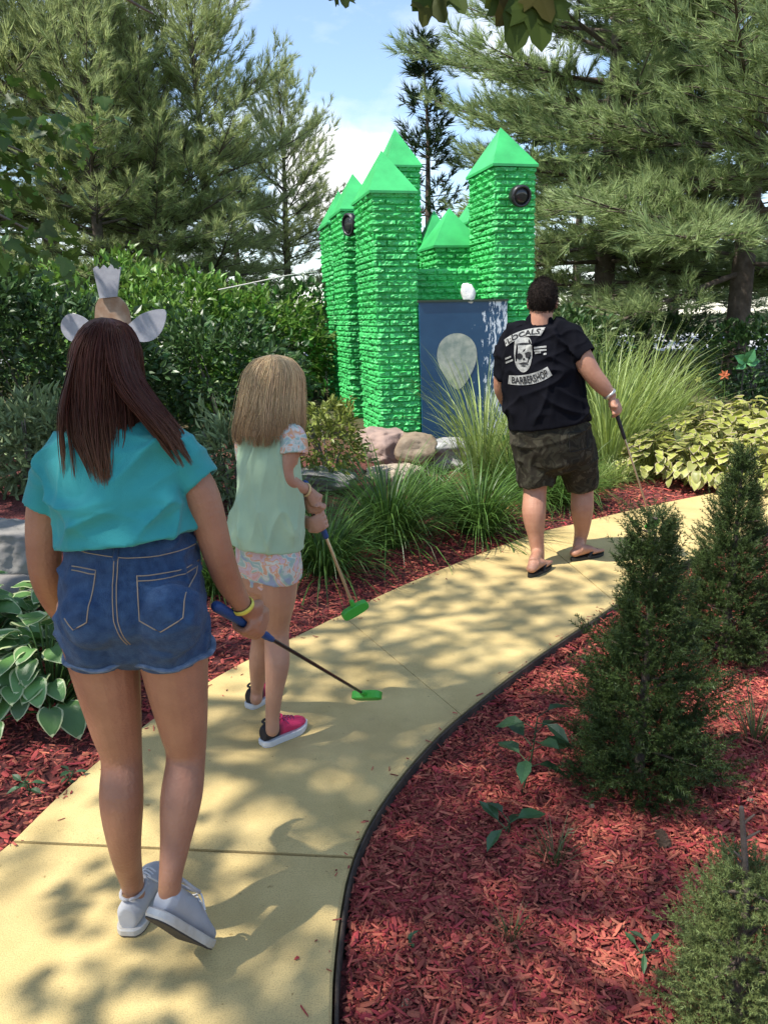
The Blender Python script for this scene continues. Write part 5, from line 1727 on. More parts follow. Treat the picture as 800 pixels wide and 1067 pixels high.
# putters
steel = mat('putter_steel', (.55, .53, .50), .22, metal=1.0)
dark_steel = mat('putter_dark_shaft', (.09, .08, .08), .25, metal=.8)
brassy = mat('putter_tan_shaft', (.50, .40, .26), .3, metal=.6)
rub_blue = mat('blue_rubber', (.012, .055, .20), .6, bump=.3, bscale=250)
rub_black = mat('black_rubber', (.012, .013, .02), .6, bump=.3, bscale=250)
putter_green = mat('green_rubber', (.05, .36, .035), .45)
def putter(a, b, c, face, label, m_grip, m_shaft, m_head, m_ferrule=None):
    """grip end a, end of grip b, head c; face = sideways direction of the blade"""
    a, b, c = (np.array(v, dtype=float) for v in (a, b, c))
    t = thing('putter', label, 'putter', tuple(c))
    mb = MB(); mb.tube([a, a * .7 + b * .3, b], [.0145, .0135, .011], n=14, sub=4); obj('grip', mb.mesh('grip', m_grip, True), t)
    mb = MB(); mb.tube([b, c], [.0062, .0055], n=10, sub=2); obj('shaft', mb.mesh('shaft', m_shaft, True), t)
    if m_ferrule:
        d = nv(c - b); mb = MB(); mb.tube([b - d * .004, b + d * .03], [.0105, .008], n=12, sub=2, cap='flat'); obj('ferrule', mb.mesh('ferrule', m_ferrule, True), t)
    d = nv(c - b); f = np.array(face, dtype=float); f = nv(f - d * np.dot(f, d) * .75)
    up = nv(-d - f * np.dot(-d, f)); s = np.cross(f, up)
    mb = MB(); V = []
    n = 20
    for y, k in ((-1, .86), (-.8, 1), (.8, 1), (1, .86)):
        for i in range(n):
            w = 2 * math.pi * i / n
            x = math.copysign(abs(math.cos(w)) ** .55, math.cos(w)) * .056 * k
            z = math.copysign(abs(math.sin(w)) ** .75, math.sin(w)) * .021 * k * (1 + .12 * math.cos(w) ** 2)
            V.append(c + f * x + up * (z - .008) + s * y * .0145)
    V = np.array(V)
    q = [(i * n + j, i * n + (j + 1) % n, (i + 1) * n + (j + 1) % n, (i + 1) * n + j) for i in range(3) for j in range(n)]
    mb.add(V, [q, [tuple(range(n))[::-1]], [tuple(range(3 * n, 4 * n))]])
    mb.tube([c - d * .035, c + d * .01], [.009, .011], n=12, sub=2)
    obj('head', mb.mesh('head', m_head), t)
    return t
# ---------------------------------------------------------------- girl in turquoise
Y1 = 1.72
def j1(x, y, Y=Y1): return np.array(A(x, y, Y))
foot1 = P(134, 977, 0)
g1 = thing('person', 'girl with long brown hair in turquoise shirt and denim shorts carrying a putter', 'person', (float(j1(130, 600)[0]), Y1, 0))
sk1 = skin('tan_skin', (.36, .175, .105), (.30, .14, .085))
fwd1 = (.12, .99)
mb = MB()
hc = j1(113, 386, 1.74)
head(mb, hc, fwd1, (.070, .090, .107))
mb.tube([j1(117, 455, 1.73), j1(115, 425, 1.735), hc], [(.055, .052), (.047, .05), (.045, .05)], sub=4, n=16)
mb.tube([j1(139, 634), j1(137, 618), j1(133, 565, 1.73), j1(126, 505, 1.73), j1(121, 465, 1.73), j1(118, 442, 1.73)], [(.13, .10), (.155, .112), (.138, .10), (.145, .10), (.135, .075), (.06, .055)], n=28, sub=5)
Wl, Wr = j1(78, 655, 1.90), j1(254, 633, 1.82)
mb.tube([j1(70, 484, 1.73), j1(49, 525, 1.725), j1(47, 590, 1.74), j1(58, 625, 1.82), Wl], [(.043, .045), .043, .038, .034, .023], n=16, sub=5)
mb.tube([j1(180, 482, 1.73), j1(207, 510, 1.72), j1(226, 572, 1.735), j1(238, 605, 1.78), Wr], [(.043, .045), .043, .037, .033, .0225], n=16, sub=5)
free_hand(mb, Wl, (.35, .8, -.4), (-1, 0, .2), thumb=-1)
# right hand round the grip
ga, gb, gc = np.array(A(226, 632, 1.76)), np.array(A(285, 665, 1.95)), np.array(A(381, 724, 2.42))
axis1 = nv(gc - ga)
C1 = ga + axis1 * .150
grip_hand(mb, Wr, C1, axis1, (.75, -.55, .35), .014)
# legs: the left one carries her, the right one trails on its toe
fdL = nv((.06, 1, 0)); heelL = np.array((foot1.x, foot1.y, 0)); ankL = heelL + fdL * .062 + np.array((0, 0, .115)); ankR = np.array(A(178, 913, 1.60))
mb.tube([j1(100, 640), j1(112, 705), j1(121, 755, 1.73), j1(127, 790, 1.735), j1(127, 835, 1.70), j1(131, 885, 1.71), ankL, heelL + fdL * .066 + np.array((0, 0, .065))],
        [(.090, .108), (.077, .085), (.062, .066), (.050, .054), (.053, .058), (.039, .043), (.029, .033), (.029, .034)], n=20, sub=5)
mb.tube([j1(176, 640), j1(184, 705), j1(191, 755, 1.735), j1(194, 787, 1.74), j1(189, 832, 1.69), j1(183, 878, 1.64), ankR, np.array(A(177, 934, 1.60))],
        [(.090, .108), (.076, .085), (.060, .066), (.049, .053), (.051, .057), (.037, .042), (.028, .032), (.028, .034)], n=20, sub=5)
mb.tube([ankL - np.array((0, 0, .05)), ankL + fdL * .07 - np.array((0, 0, .075))], [(.028, .028), (.026, .016)], sub=3)
body1 = setmat(remesh(mb.mesh('body', sk1), .0040, 4), sk1)
body1 = obj('body', body1, g1)
eyes(g1, hc, fwd1)
# shirt
tq = cloth('turquoise_cotton', (.038, .30, .30), (.030, .25, .255))
mb = MB()
mb.tube([j1(118, 436, 1.735), j1(121, 452, 1.73), j1(124, 475, 1.725), j1(126, 505, 1.72), j1(130, 535, 1.715), j1(134, 557, 1.712)],
        [(.062, .058), (.128, .084), (.176, .108), (.164, .128), (.157, .134), (.168, .148)], n=36, sub=6, cap='flat')
mb.tube([j1(94, 470, 1.73), j1(67, 483, 1.727), j1(49, 530, 1.72)], [(.058, .066), (.060, .066), (.055, .060)], n=22, sub=6, cap='hem', start='round')
mb.tube([j1(156, 466, 1.73), j1(183, 476, 1.727), j1(209, 504, 1.72)], [(.060, .066), (.059, .064), (.053, .058)], n=22, sub=6, cap='hem', start='round')
sh1 = cloth_mesh(mb, .0052, tq, wrinkles(3, .017, [(1, .2, .25), (1, 0, -.35), (.5, .3, .8)], 10, [(Vector(j1(134, 557, 1.712)) + Vector((0, 0, -.01)), (.06,)), (Vector(j1(49, 530, 1.72)), (.055, .06)), (Vector(j1(209, 504, 1.72)), (.055, .06))]), 4)
ring_mat = cloth('turquoise_rib', (.007, .25, .28))
shirt1 = obj('shirt', sh1, g1)
# denim shorts
dn = cloth('blue_denim', (.014, .044, .115), (.032, .080, .175), .9, 600, .6, 42)
mb = MB()
mb.tube([j1(134, 551, 1.716), j1(137, 587, 1.712), j1(138, 622, 1.708), j1(140, 645, 1.715)], [(.137, .109), (.155, .127), (.164, .140), (.140, .12)], n=36, sub=6, start='flat')
mb.tube([j1(104, 630, 1.71), j1(107, 655, 1.71), j1(112, 677, 1.72)], [(.088, .13), (.089, .117), (.090, .104)], n=26, sub=5, cap='hem')
mb.tube([j1(174, 630, 1.71), j1(177, 655, 1.71), j1(181, 677, 1.72)], [(.088, .13), (.089, .117), (.089, .104)], n=26, sub=5, cap='hem')
mb.ell(j1(102, 640, 1.625), (.082, .065, .082), 18)
mb.ell(j1(176, 640, 1.625), (.082, .065, .082), 18)
dw = wrinkles(8, .012, [(1, 0, .25), (1, 0, -.4)], 14, [(Vector(j1(110, 677, 1.72)), (.04,))])
sr1 = cloth_mesh(mb, .0052, dn, dw, 4)
bv = bvh_of(sr1)
shorts1 = obj('shorts', sr1, g1)
thread = mat('tan_thread', (.28, .22, .16), .8)
Yb = 1.45
def b1(x, y): return j1(x, y, Yb) + (j1(x, y, 1.58) - j1(x, y, Yb)) * 0
def onb(pl): return [[np.array(A(x, y, 1.58)) for x, y in l] for l in pl]
bvw = BVHTree.FromPolygons([Vector(v) + wloc(shorts1) for v in coords(sr1).tolist()], [tuple(p_.vertices) for p_ in sr1.polygons])
stitch(bvw, onb([[(69, 595), (98, 596), (94, 645), (80, 653), (70, 642)], [(69, 599), (97, 600)]]), (0, 1, 0), thread, 'pocket', shorts1, .0015)
stitch(bvw, onb([[(141, 602), (192, 604), (192, 642), (170, 655), (147, 645), (141, 602)], [(142, 607), (191, 609)]]), (0, 1, 0), thread, 'pocket', shorts1, .0015)
stitch(bvw, onb([[(121, 583), (121, 610), (125, 645), (134, 674)], [(117, 583), (117, 610), (121, 645), (131, 674)], [(66, 577), (90, 580), (118, 583), (160, 585), (190, 584)]]), (0, 1, 0), thread, 'seam', shorts1, .0013)
stitch(bvw, onb([[(118, 572), (118, 584)]]), (0, 1, 0), dn, 'belt_loop', shorts1, .006, .002)
cuff = cloth('frayed_cuff', (.15, .20, .28), (.05, .09, .16), .95, scale=30)
for cx, cy, rx in ((112, 676, .0905), (181, 676, .0895)):
    c = j1(cx, cy, 1.72)
    mb = MB()
    rr = [c + np.array((math.cos(a) * rx, math.sin(a) * .105, .005 * math.sin(a * 5 + cx) - .002)) for a in np.linspace(0, 2 * math.pi, 49)]
    mb.tube(rr, [(.0068 + .0015 * math.sin(i * 2.3), .011) for i in range(49)], n=8, sub=1, side=(0, 0, 1))
    me = mb.mesh('cuff', cuff, True)
    obj('cuff', me, shorts1)
# hair
hm1 = hair_mat('brown_hair', (.062, .020, .012), (.19, .092, .046), float(j1(120, 425)[2]), float(j1(120, 505)[2]), .42)
lv = [(j1(112, 334, 1.73), 0.010, 0.012), (j1(112, 341, 1.735), 0.042, 0.056), (j1(112, 360, 1.735), 0.064, 0.091), (j1(112, 388, 1.735), 0.070, 0.108), (j1(113, 420, 1.73), 0.078, 0.112),
      (j1(116, 448, 1.725), 0.078, 0.119), (j1(122, 470, 1.72), 0.062, 0.130), (j1(128, 494, 1.72), 0.042, 0.140)]
hair1 = obj('hair', hair_mesh(lv, 3600, 5, hm1, arc=116, endvar=.36, clumps=150, shell=.88, stray=160, cap=(j1(112, 385, 1.74), (.074, .096, .113), fwd1)), g1)
# locks falling forward over the shoulders
lv = [(j1(118, 336, 1.735), .010, .012), (j1(124, 350, 1.735), .028, .078), (j1(138, 390, 1.735), .030, .108), (j1(158, 420, 1.725), .030, .112), (j1(180, 448, 1.72), .030, .104), (j1(200, 480, 1.715), .020, .098)]
obj('hair_lock', hair_mesh(lv, 800, 6, hm1, arc=75, endvar=.30, clumps=34, shell=.8), hair1)
lv = [(j1(108, 336, 1.735), .010, .012), (j1(101, 350, 1.735), .026, .076), (j1(90, 395, 1.735), .020, .108), (j1(85, 430, 1.725), .022, .115), (j1(88, 460, 1.72), .030, .118), (j1(92, 492, 1.715), .028, .125)]
obj('hair_lock', hair_mesh(lv, 260, 7, hm1, arc=70, endvar=.45, clumps=22, shell=.3), hair1)
# shoes
canvas = cloth('grey_canvas', (.42, .42, .43), (.33, .33, .35), .9, 500, .4)
rubber = mat('off_white_rubber', (.52, .50, .46), .6, scale=18, col2=(.40, .37, .32))
tread1 = mat('dark_tread', (.035, .03, .028), .8, bump=.5, bscale=130)
lace = mat('white_laces', (.62, .62, .62), .8)
shoe(g1, heelL, fdL, (0, 0, 1), .25, .10, canvas, rubber, tread1, lace, 1.05)
# trailing foot: toe on the ground, heel raised, sole towards the back
toe = np.array(P(212, 991, 0.006)); heelR = np.array(A(152, 948, 1.505))
heelR = np.array(A(158, 958, 1.53))
fR = nv(toe - heelR)
upR = nv(ankR + np.array((.0, .02, .10)) - heelR - fR * .06)
shoe(g1, heelR, fR, upR, float(np.linalg.norm(toe - heelR)) * 1.02, .094, canvas, rubber, tread1, lace, 1.05)
band1 = mat('yellow_band', (.62, .56, .08), .5)
def band(parent, w, d, r, m, name='wristband', rad=.005, flat=.0025):
    d = nv(d); u = nv(np.cross(d, (.3, .2, .9))); v = np.cross(d, u); w = np.array(w)
    mb = MB(); mb.tube([w + (u * math.cos(a) + v * math.sin(a)) * r for a in np.linspace(0, 2 * math.pi, 31)], [(rad, flat)] * 31, n=8, sub=1, side=tuple(d))
    return obj(name, mb.mesh(name, m, True), parent)
band(g1, Wr - nv(Wr - j1(238, 605, 1.78)) * .006, Wr - j1(238, 605, 1.78), .0275, band1, rad=.007)
putter(ga, ga + axis1 * .25, gc, (.75, -.55, .35), 'blue gripped putter with dark shaft and green head held by the girl in turquoise', rub_blue, dark_steel, putter_green, rub_blue)

# ---------------------------------------------------------------- younger blond girl
Y2 = 2.68
def j2(x, y, Y=Y2): return np.array(A(x, y, Y))
f2 = nv((.62, .78, 0)); s2 = nv((.78, -.62, 0))
g2 = thing('person', 'younger blond girl in pale green top and pastel shorts with pink and black shoes', 'person', (float(j2(283, 600)[0]), Y2, 0))
sk2 = skin('fair_skin', (.46, .25, .165), (.40, .205, .135))
mb = MB()
hc2 = j2(285, 412, 2.70)
head(mb, hc2, f2, (.072, .090, .108), -.12)
mb.tube([j2(282, 460, 2.69), j2(283, 440, 2.69), hc2], [.045, .040, .040], sub=4, n=14)
mb.tube([j2(278, 600), j2(279, 575), j2(280, 535, 2.68), j2(281, 495, 2.68), j2(282, 466, 2.68), j2(282, 452, 2.68)], [(.115, .092), (.120, .095), (.098, .078), (.108, .082), (.118, .068), (.05, .045)], n=24, sub=5, side=tuple(s2))
W2r, W2l = j2(321, 511, 2.68), j2(312, 540, 2.80)
mb.tube([j2(302, 456, 2.62), j2(303, 470, 2.61), j2(298, 487, 2.605), j2(300, 499, 2.61), j2(309, 506, 2.64), W2r], [(.036, .036), .034, .030, .029, .026, .018], n=14, sub=5)
mb.tube([j2(262, 458, 2.76), j2(262, 500, 2.82), j2(272, 540, 2.88), j2(294, 542, 2.84), W2l], [(.038, .038), .034, .031, .028, .019], n=14, sub=5)
pa, pb, pc = np.array(A(321, 512, 2.72)), np.array(A(337, 545, 2.74)), np.array(A(369, 634, 2.80))
ax2 = nv(pc - pa)
grip_hand(mb, W2r, pa + ax2 * .045, ax2, (-.2, -.8, .55), .0135, .86)
grip_hand(mb, W2l, pa + ax2 * .120, ax2, (.1, -.85, -.45), .0135, .86)
a2R = j2(284, 747, 2.655); a2L = np.array(A(268, 716, 2.96))
mb.tube([j2(290, 590, 2.63), j2(290, 620, 2.64), j2(288, 655, 2.69), j2(289, 690, 2.66), j2(286, 720, 2.65), a2R, j2(284, 760, 2.655)],
        [(.074, .076), (.066, .068), (.048, .050), (.047, .050), (.034, .037), (.027, .03), (.027, .03)], n=18, sub=5)
mb.tube([j2(270, 590, 2.73), j2(271, 625, 2.77), j2(274, 660, 2.86), j2(271, 688, 2.90), a2L, np.array(A(267, 728, 2.96))],
        [(.074, .076), (.062, .064), (.046, .048), (.045, .047), (.027, .03), (.027, .03)], n=18, sub=5)
obj('body', setmat(remesh(mb.mesh('body', sk2), .0036, 4), sk2), g2)
eyes(g2, hc2, f2, .108, -.12)
mint = cloth('mint_cotton', (.40, .54, .36), (.36, .49, .32))
mb = MB()
mb.tube([j2(282, 447, 2.69), j2(281, 460, 2.685), j2(281, 480, 2.68), j2(280, 520, 2.68), j2(277, 566, 2.68)], [(.05, .045), (.108, .068), (.122, .088), (.125, .100), (.148, .130)], n=32, sub=6, side=tuple(s2), cap='flat')
mint1 = cloth_mesh(mb, .0052, mint, wrinkles(13, .014, [(.15, 0, 1), (-.2, .2, 1), (.1, .1, 1)], 12, [(Vector(j2(277, 566)), (.05,))]), 4)
shirt2 = obj('shirt', mint1, g2)
def floral(name):
    m = cloth(name, (.5, .4, .36), None, .85)
    nt = m.node_tree; N, L = nt.nodes, nt.links
    b = N['Principled BSDF']
    tc = N.new('ShaderNodeTexCoord'); v = N.new('ShaderNodeTexNoise'); v.inputs['Scale'].default_value = 19; v.inputs['Detail'].default_value = 3; v.inputs['Distortion'].default_value = 1.2
    L.new(tc.outputs['Object'], v.inputs['Vector'])
    r = N.new('ShaderNodeValToRGB'); r.color_ramp.interpolation = 'EASE'
    e = r.color_ramp.elements
    e[0].position = .30; e[0].color = (.30, .34, .46, 1); e[1].position = .72; e[1].color = (.62, .34, .30, 1)
    for p_, c_ in ((.41, (.34, .47, .40, 1)), (.47, (.62, .60, .54, 1)), (.53, (.66, .33, .17, 1)), (.60, (.58, .46, .50, 1))):
        x = e.new(p_); x.color = c_
    L.new(v.outputs['Fac'], r.inputs['Fac']); L.new(r.outputs['Color'], b.inputs['Base Color'])
    return m
flo = floral('pastel_floral')
mb = MB()
mb.tube([j2(298, 452, 2.64), j2(305, 458, 2.62), j2(306, 474, 2.602)], [(.05, .05), (.050, .052), (.050, .052)], n=20, sub=5, cap='hem')
sl = obj('sleeve', cloth_mesh(mb, .004, flo, wrinkles(4, .002, [(0, 0, 1)], 20), 3), shirt2)
sl['label'] = 'pastel floral short sleeve'
mb = MB()
mb.tube([j2(262, 455, 2.745), j2(258, 462, 2.76), j2(259, 478, 2.79)], [(.045, .045), (.047, .048), (.046, .048)], n=20, sub=5, cap='hem')
obj('sleeve', cloth_mesh(mb, .004, flo, None, 3), shirt2)
mb = MB()
mb.tube([j2(278, 560), j2(279, 578), j2(279, 592)], [(.120, .098), (.127, .104), (.120, .10)], n=30, sub=5, side=tuple(s2), start='flat')
mb.tube([j2(290, 578, 2.635), j2(291, 590, 2.635), j2(291, 600, 2.64)], [(.082, .086), (.083, .087), (.084, .088)], n=24, sub=4, cap='hem')
mb.tube([j2(269, 578, 2.72), j2(268, 590, 2.73), j2(267, 600, 2.74)], [(.080, .086), (.080, .087), (.082, .088)], n=24, sub=4, cap='hem')
obj('shorts', cloth_mesh(mb, .0048, flo, wrinkles(15, .003, [(0, 0, 1), (1, 0, .4)], 16), 3), g2)
hm2 = hair_mat('blond_hair', (.62, .43, .23), (.36, .22, .11), float(j2(280, 415)[2]), float(j2(280, 455)[2]), .4)
lv = [(j2(285, 371, 2.69), .012, .012), (j2(285, 375, 2.695), .062, .060), (j2(285, 388, 2.70), .098, .098), (j2(284, 408, 2.70), .108, .116), (j2(282, 430, 2.69), .118, .122), (j2(280, 447, 2.685), .122, .126), (j2(279, 461, 2.68), .112, .122)]
obj('hair', hair_mesh(lv, 3200, 15, hm2, arc=118, endvar=.24, stray=240, cap=(j2(285, 410, 2.70), (.077, .097, .114), f2), clumps=110, heading=R(30), shell=.92, steps=13), g2)
blk = mat('black_mesh_shoe', (.015, .015, .018), .7, bump=.4, bscale=300)
whs = mat('white_foam', (.6, .6, .6), .6)
def pinkshoe(name, heel, fwd, L_):
    m = mat(name, (.6, .03, .10), .6, bump=.4, bscale=300)
    nt = m.node_tree; N, L = nt.nodes, nt.links; b = N['Principled BSDF']
    g = N.new('ShaderNodeNewGeometry'); d = N.new('ShaderNodeVectorMath'); d.operation = 'DOT_PRODUCT'; d.inputs[1].default_value = tuple(fwd)
    s_ = N.new('ShaderNodeVectorMath'); s_.operation = 'SUBTRACT'; s_.inputs[1].default_value = tuple(heel)
    L.new(g.outputs['Position'], s_.inputs[0]); L.new(s_.outputs[0], d.inputs[0])
    mr = N.new('ShaderNodeMapRange'); mr.inputs[1].default_value = .30 * L_; mr.inputs[2].default_value = .42 * L_; L.new(d.outputs['Value'], mr.inputs[0])
    mx = N.new('ShaderNodeMix'); mx.data_type = 'RGBA'; mx.inputs[6].default_value = (.014, .012, .016, 1); mx.inputs[7].default_value = (.66, .028, .115, 1)
    L.new(mr.outputs[0], mx.inputs[0]); L.new(mx.outputs[2], b.inputs['Base Color'])
    return m
hR = np.array(P(273, 778, 0)); fd2 = nv(np.array(P(327, 752, 0)) - hR); Ls = .215
lace2 = mat('purple_laces', (.25, .03, .12), .8)
shoe(g2, hR, fd2, (0, 0, 1), Ls, .083, pinkshoe('pink_black_shoe', hR, fd2, Ls), whs, whs, lace2, .95)
hL = np.array(P(259, 739, 0)); fd3 = nv(fd2 + np.array((-.1, .3, 0)))
shoe(g2, hL, fd3, (0, 0, 1), Ls, .083, pinkshoe('pink_black_shoe_far', hL, fd3, Ls), whs, whs, lace2, .95)
band(g2, W2r - nv(W2r - j2(306, 507, 2.63)) * .012, W2r - j2(306, 507, 2.63), .023, mat('tan_band', (.6, .42, .2), .5), rad=.006)
putter(pa - ax2 * .03, pa + ax2 * .19, pc, (.75, .25, .6), 'dark blue gripped putter with tan shaft held in both hands by the blond girl', rub_blue, brassy, putter_green)

# ---------------------------------------------------------------- man
Y3 = 4.85
def j3(x, y, Y=Y3): return np.array(A(x, y, Y))
f3 = nv((.38, .92, 0)); s3 = nv((.92, -.38, 0))
g3 = thing('person', 'man in black printed shirt, dark camouflage shorts and flip flops on the yellow path', 'person', (float(j3(572, 450)[0]), Y3, 0))
sk3 = skin('ruddy_skin', (.44, .225, .145), (.37, .175, .11))
mb = MB()
hc3 = j3(565, 314, 4.86)
f3h = nv((.25, .97, 0))
head(mb, hc3, f3h, (.086, .104, .122))
mb.tube([j3(562, 346, 4.84), j3(563, 332, 4.84), hc3], [(.080, .078), (.072, .074), (.07, .075)], sub=4, n=16)
mb.tube([j3(573, 460), j3(573, 440), j3(568, 405), j3(563, 372), j3(562, 354), j3(562, 340)], [(.20, .16), (.215, .17), (.225, .185), (.21, .15), (.18, .10), (.08, .075)], n=28, sub=5, side=tuple(s3))
W3r = j3(636, 412, 4.70); W3l = j3(534, 428, 5.10)
mb.tube([j3(594, 352, 4.78), j3(606, 372, 4.72), j3(617, 390, 4.70), j3(627, 402, 4.70), W3r], [(.075, .075), .064, .056, .050, .033], n=16, sub=5)
mb.tube([j3(537, 358, 4.93), j3(527, 380, 4.95), j3(523, 402, 5.0), j3(527, 416, 5.05), W3l], [(.075, .075), .064, .056, .048, .032], n=16, sub=5)
ma, mbb, mc = np.array(A(637, 416, 4.72)), np.array(A(656, 466, 4.76)), np.array(A(679, 545, 4.84))
ax3 = nv(mc - ma)
grip_hand(mb, W3r, ma + ax3 * .05, ax3, (.45, -.8, .3), .0145, 1.12)
free_hand(mb, W3l, (.3, .4, -.8), (-1, 0, 0), 1.1, -1)
a3L = j3(560, 576, 4.80); a3R = j3(604, 563, 5.02)
mb.tube([j3(553, 455, 4.85), j3(556, 485, 4.87), j3(557, 510, 4.87), j3(556, 535, 4.82), j3(558, 558, 4.81), a3L, j3(560, 587, 4.80)],
        [(.115, .12), (.098, .10), (.076, .078), (.076, .080), (.053, .056), (.043, .046), (.040, .05)], n=20, sub=5)
mb.tube([j3(596, 455, 4.84), j3(602, 485, 4.93), j3(606, 508, 4.99), j3(606, 530, 4.97), j3(606, 550, 5.0), a3R, j3(603, 573, 5.02)],
        [(.112, .12), (.096, .10), (.074, .078), (.074, .079), (.052, .056), (.042, .046), (.040, .05)], n=20, sub=5)
hL3, tL3 = np.array(P(552, 597, .03)), np.array(P(574, 583, .03))
hR3, tR3 = np.array(P(596, 580, .03)), np.array(P(632, 572, .03))
def foot(heel, toe_, ank):
    d = nv(toe_ - heel); s = np.cross(d, (0, 0, 1)); up = np.array((0, 0, 1.0)); L_ = .265
    mb.tube([heel + d * .015 + up * .022, heel + d * .06 + up * .035, heel + d * .13 + up * .032, heel + d * .19 + up * .018], [(.034, .026), (.038, .038), (.042, .03), (.048, .016)], n=16, side=tuple(s), sub=4)
    mb.tube([ank, heel + d * .05 + up * .05, heel + d * .12 + up * .035], [(.038, .042), (.036, .04), (.034, .024)], n=14, side=tuple(s), sub=4)
    for i in range(5):
        o = (-.036, -.017, .001, .018, .034)[i]
        r_ = (.0145, .0105, .010, .0095, .0088)[i]
        b = heel + d * (.19 - abs(o) * .25) + s * -o + up * .014
        mb.tube([b - d * .03, b + d * .03, b + d * (.062 - .006 * i)], [r_, r_ * .95, r_ * .8], n=8, sub=3)
foot(hL3, tL3, a3L); foot(hR3, tR3, a3R)
obj('body', setmat(remesh(mb.mesh('body', sk3), .0055, 4), sk3), g3)
eyes(g3, hc3, f3h, .122)
# short dark hair
hmn = mat('short_dark_hair', (.012, .008, .006), .75, scale=60, col2=(.020, .013, .010), bump=1.0, bscale=240, spec=.15)
mb = MB()
rot = np.stack([nv(np.cross(f3h, (0, 0, 1))), f3h, (0, 0, 1)], 1)
cap = hc3 + np.array((0, 0, .022)) - f3h * .012
mb.ell(cap, (.0885, .1065, .116), 48, rot)
me = mb.mesh('hair', hmn, True)
bm = bmesh.new(); bm.from_mesh(me)
rt_ = nv(np.cross(f3h, (0, 0, 1)))
kill = []
for fc in bm.faces:
    c_ = np.array(fc.calc_center_median()) - hc3
    fz, lat = np.dot(c_, f3h), abs(np.dot(c_, rt_))
    if c_[2] < -.062 + (.09 if fz > .02 else 0) * min(1, max(0, (fz - .02) / .05)) + (.045 if lat > .07 and fz > -.01 else 0):
        kill.append(fc)
bmesh.ops.delete(bm, geom=kill, context='FACES')
bm.to_mesh(me); bm.free()
hm_ = MB()
rs = np.random.RandomState(33)
bmv = bvh_of(me)
cs, nn = coords(me), normals(me)
obj('hair', me, g3)
pk = rs.randint(0, len(me.polygons), 5200)
pp, dd = [], []
for i in pk:
    pl = me.polygons[int(i)]
    c_ = Vector(pl.center) + wloc(g3); n_ = pl.normal
    pp.append(np.array(c_) + rs.normal(0, .004, 3)); dd.append(np.array(n_) * .6 + np.array((0, 0, -.6)) + rs.normal(0, .25, 3))
hm_.add(*scatter([(-.09, 0, 0), (.09, 0, 0), (0, 1, 0)], [[(0, 1, 2)]], pp, dd, rand_dirs(rs, 5200), rs.uniform(.010, .020, 5200)))
obj('hair_strands', hm_.mesh('hair_strands', hmn), [o for o in g3.children if o.name.startswith('hair')][0])
# shirt
bt_ = cloth('black_cotton', (.0045, .0048, .0075), (.006, .006, .009), .95)
mb = MB()
mb.tube([j3(562, 339, 4.845), j3(562, 345, 4.845), j3(562, 358), j3(563, 380), j3(567, 408), j3(571, 442)], [(.084, .082), (.170, .118), (.226, .155), (.234, .180), (.240, .205), (.255, .215)], n=40, sub=6, side=tuple(s3), cap='flat')
mb.tube([j3(584, 349, 4.80), j3(596, 356, 4.765), j3(609, 372, 4.72)], [(.085, .09), (.086, .09), (.078, .083)], n=24, sub=6, cap='hem')
mb.tube([j3(542, 350, 4.92), j3(533, 362, 4.935), j3(526, 394, 4.965)], [(.10, .10), (.098, .10), (.082, .09)], n=24, sub=6, cap='hem')
ms3 = cloth_mesh(mb, .0075, bt_, wrinkles(23, .018, [(1, 0, .3), (1, .2, -.5), (.2, 0, 1)], 7, [(Vector(j3(571, 442)), (.08,))]), 4)
bvs = BVHTree.FromPolygons([Vector(v) for v in coords(ms3).tolist()], [tuple(p_.vertices) for p_ in ms3.polygons])
shirt3 = obj('shirt', ms3, g3)
# printed back: two lettered scrolls, a bearded skull, small side marks
ink = mat('print_grey', (.36, .36, .34), .9, scale=60, col2=(.20, .20, .19))
inkb = mat('print_black', (.008, .008, .010), .9)
bn = nv(np.array((-f3[0], -f3[1], 0)))
o3 = j3(550, 374, 4.70)                    # centre of the print, in front of the back
px3 = 4.85 / F / .97                      # one photo pixel there, in metres
ux = nv(np.array((.98, -.12, 0)))
def pr(x, y):                             # photo pixels, dropped on the shirt along the view of its back
    return np.array(A(x, y, 4.55))
def drop(pts, off):
    out = []
    for p_ in pts:
        d = nv(np.array((-bn[0] * .35, 1, -.0)))
        v = Vector(p_); dr = (v - EYE).normalized()
        h = bvs.ray_cast(EYE, dr)
        out.append(tuple(h[0] - dr * off) if h[0] is not None else tuple(p_))
    return out
def patch(cols, name, m, off, parent):
    """grid of photo points -> decal lying on the shirt"""
    nu, nv_ = len(cols), len(cols[0])
    pts = drop([A(x, y, 4.5) for c_ in cols for x, y in c_], off)
    ii = np.arange(nu * nv_).reshape(nu, nv_)
    me = mesh_np(name, pts, [np.stack([ii[:-1, :-1].ravel(), ii[1:, :-1].ravel(), ii[1:, 1:].ravel(), ii[:-1, 1:].ravel()], 1)], m, smooth=True)
    return obj(name, me, parent)
def qbez(a, b, c, t): return ((1 - t) ** 2 * a[0] + 2 * t * (1 - t) * b[0] + t * t * c[0], (1 - t) ** 2 * a[1] + 2 * t * (1 - t) * b[1] + t * t * c[1])
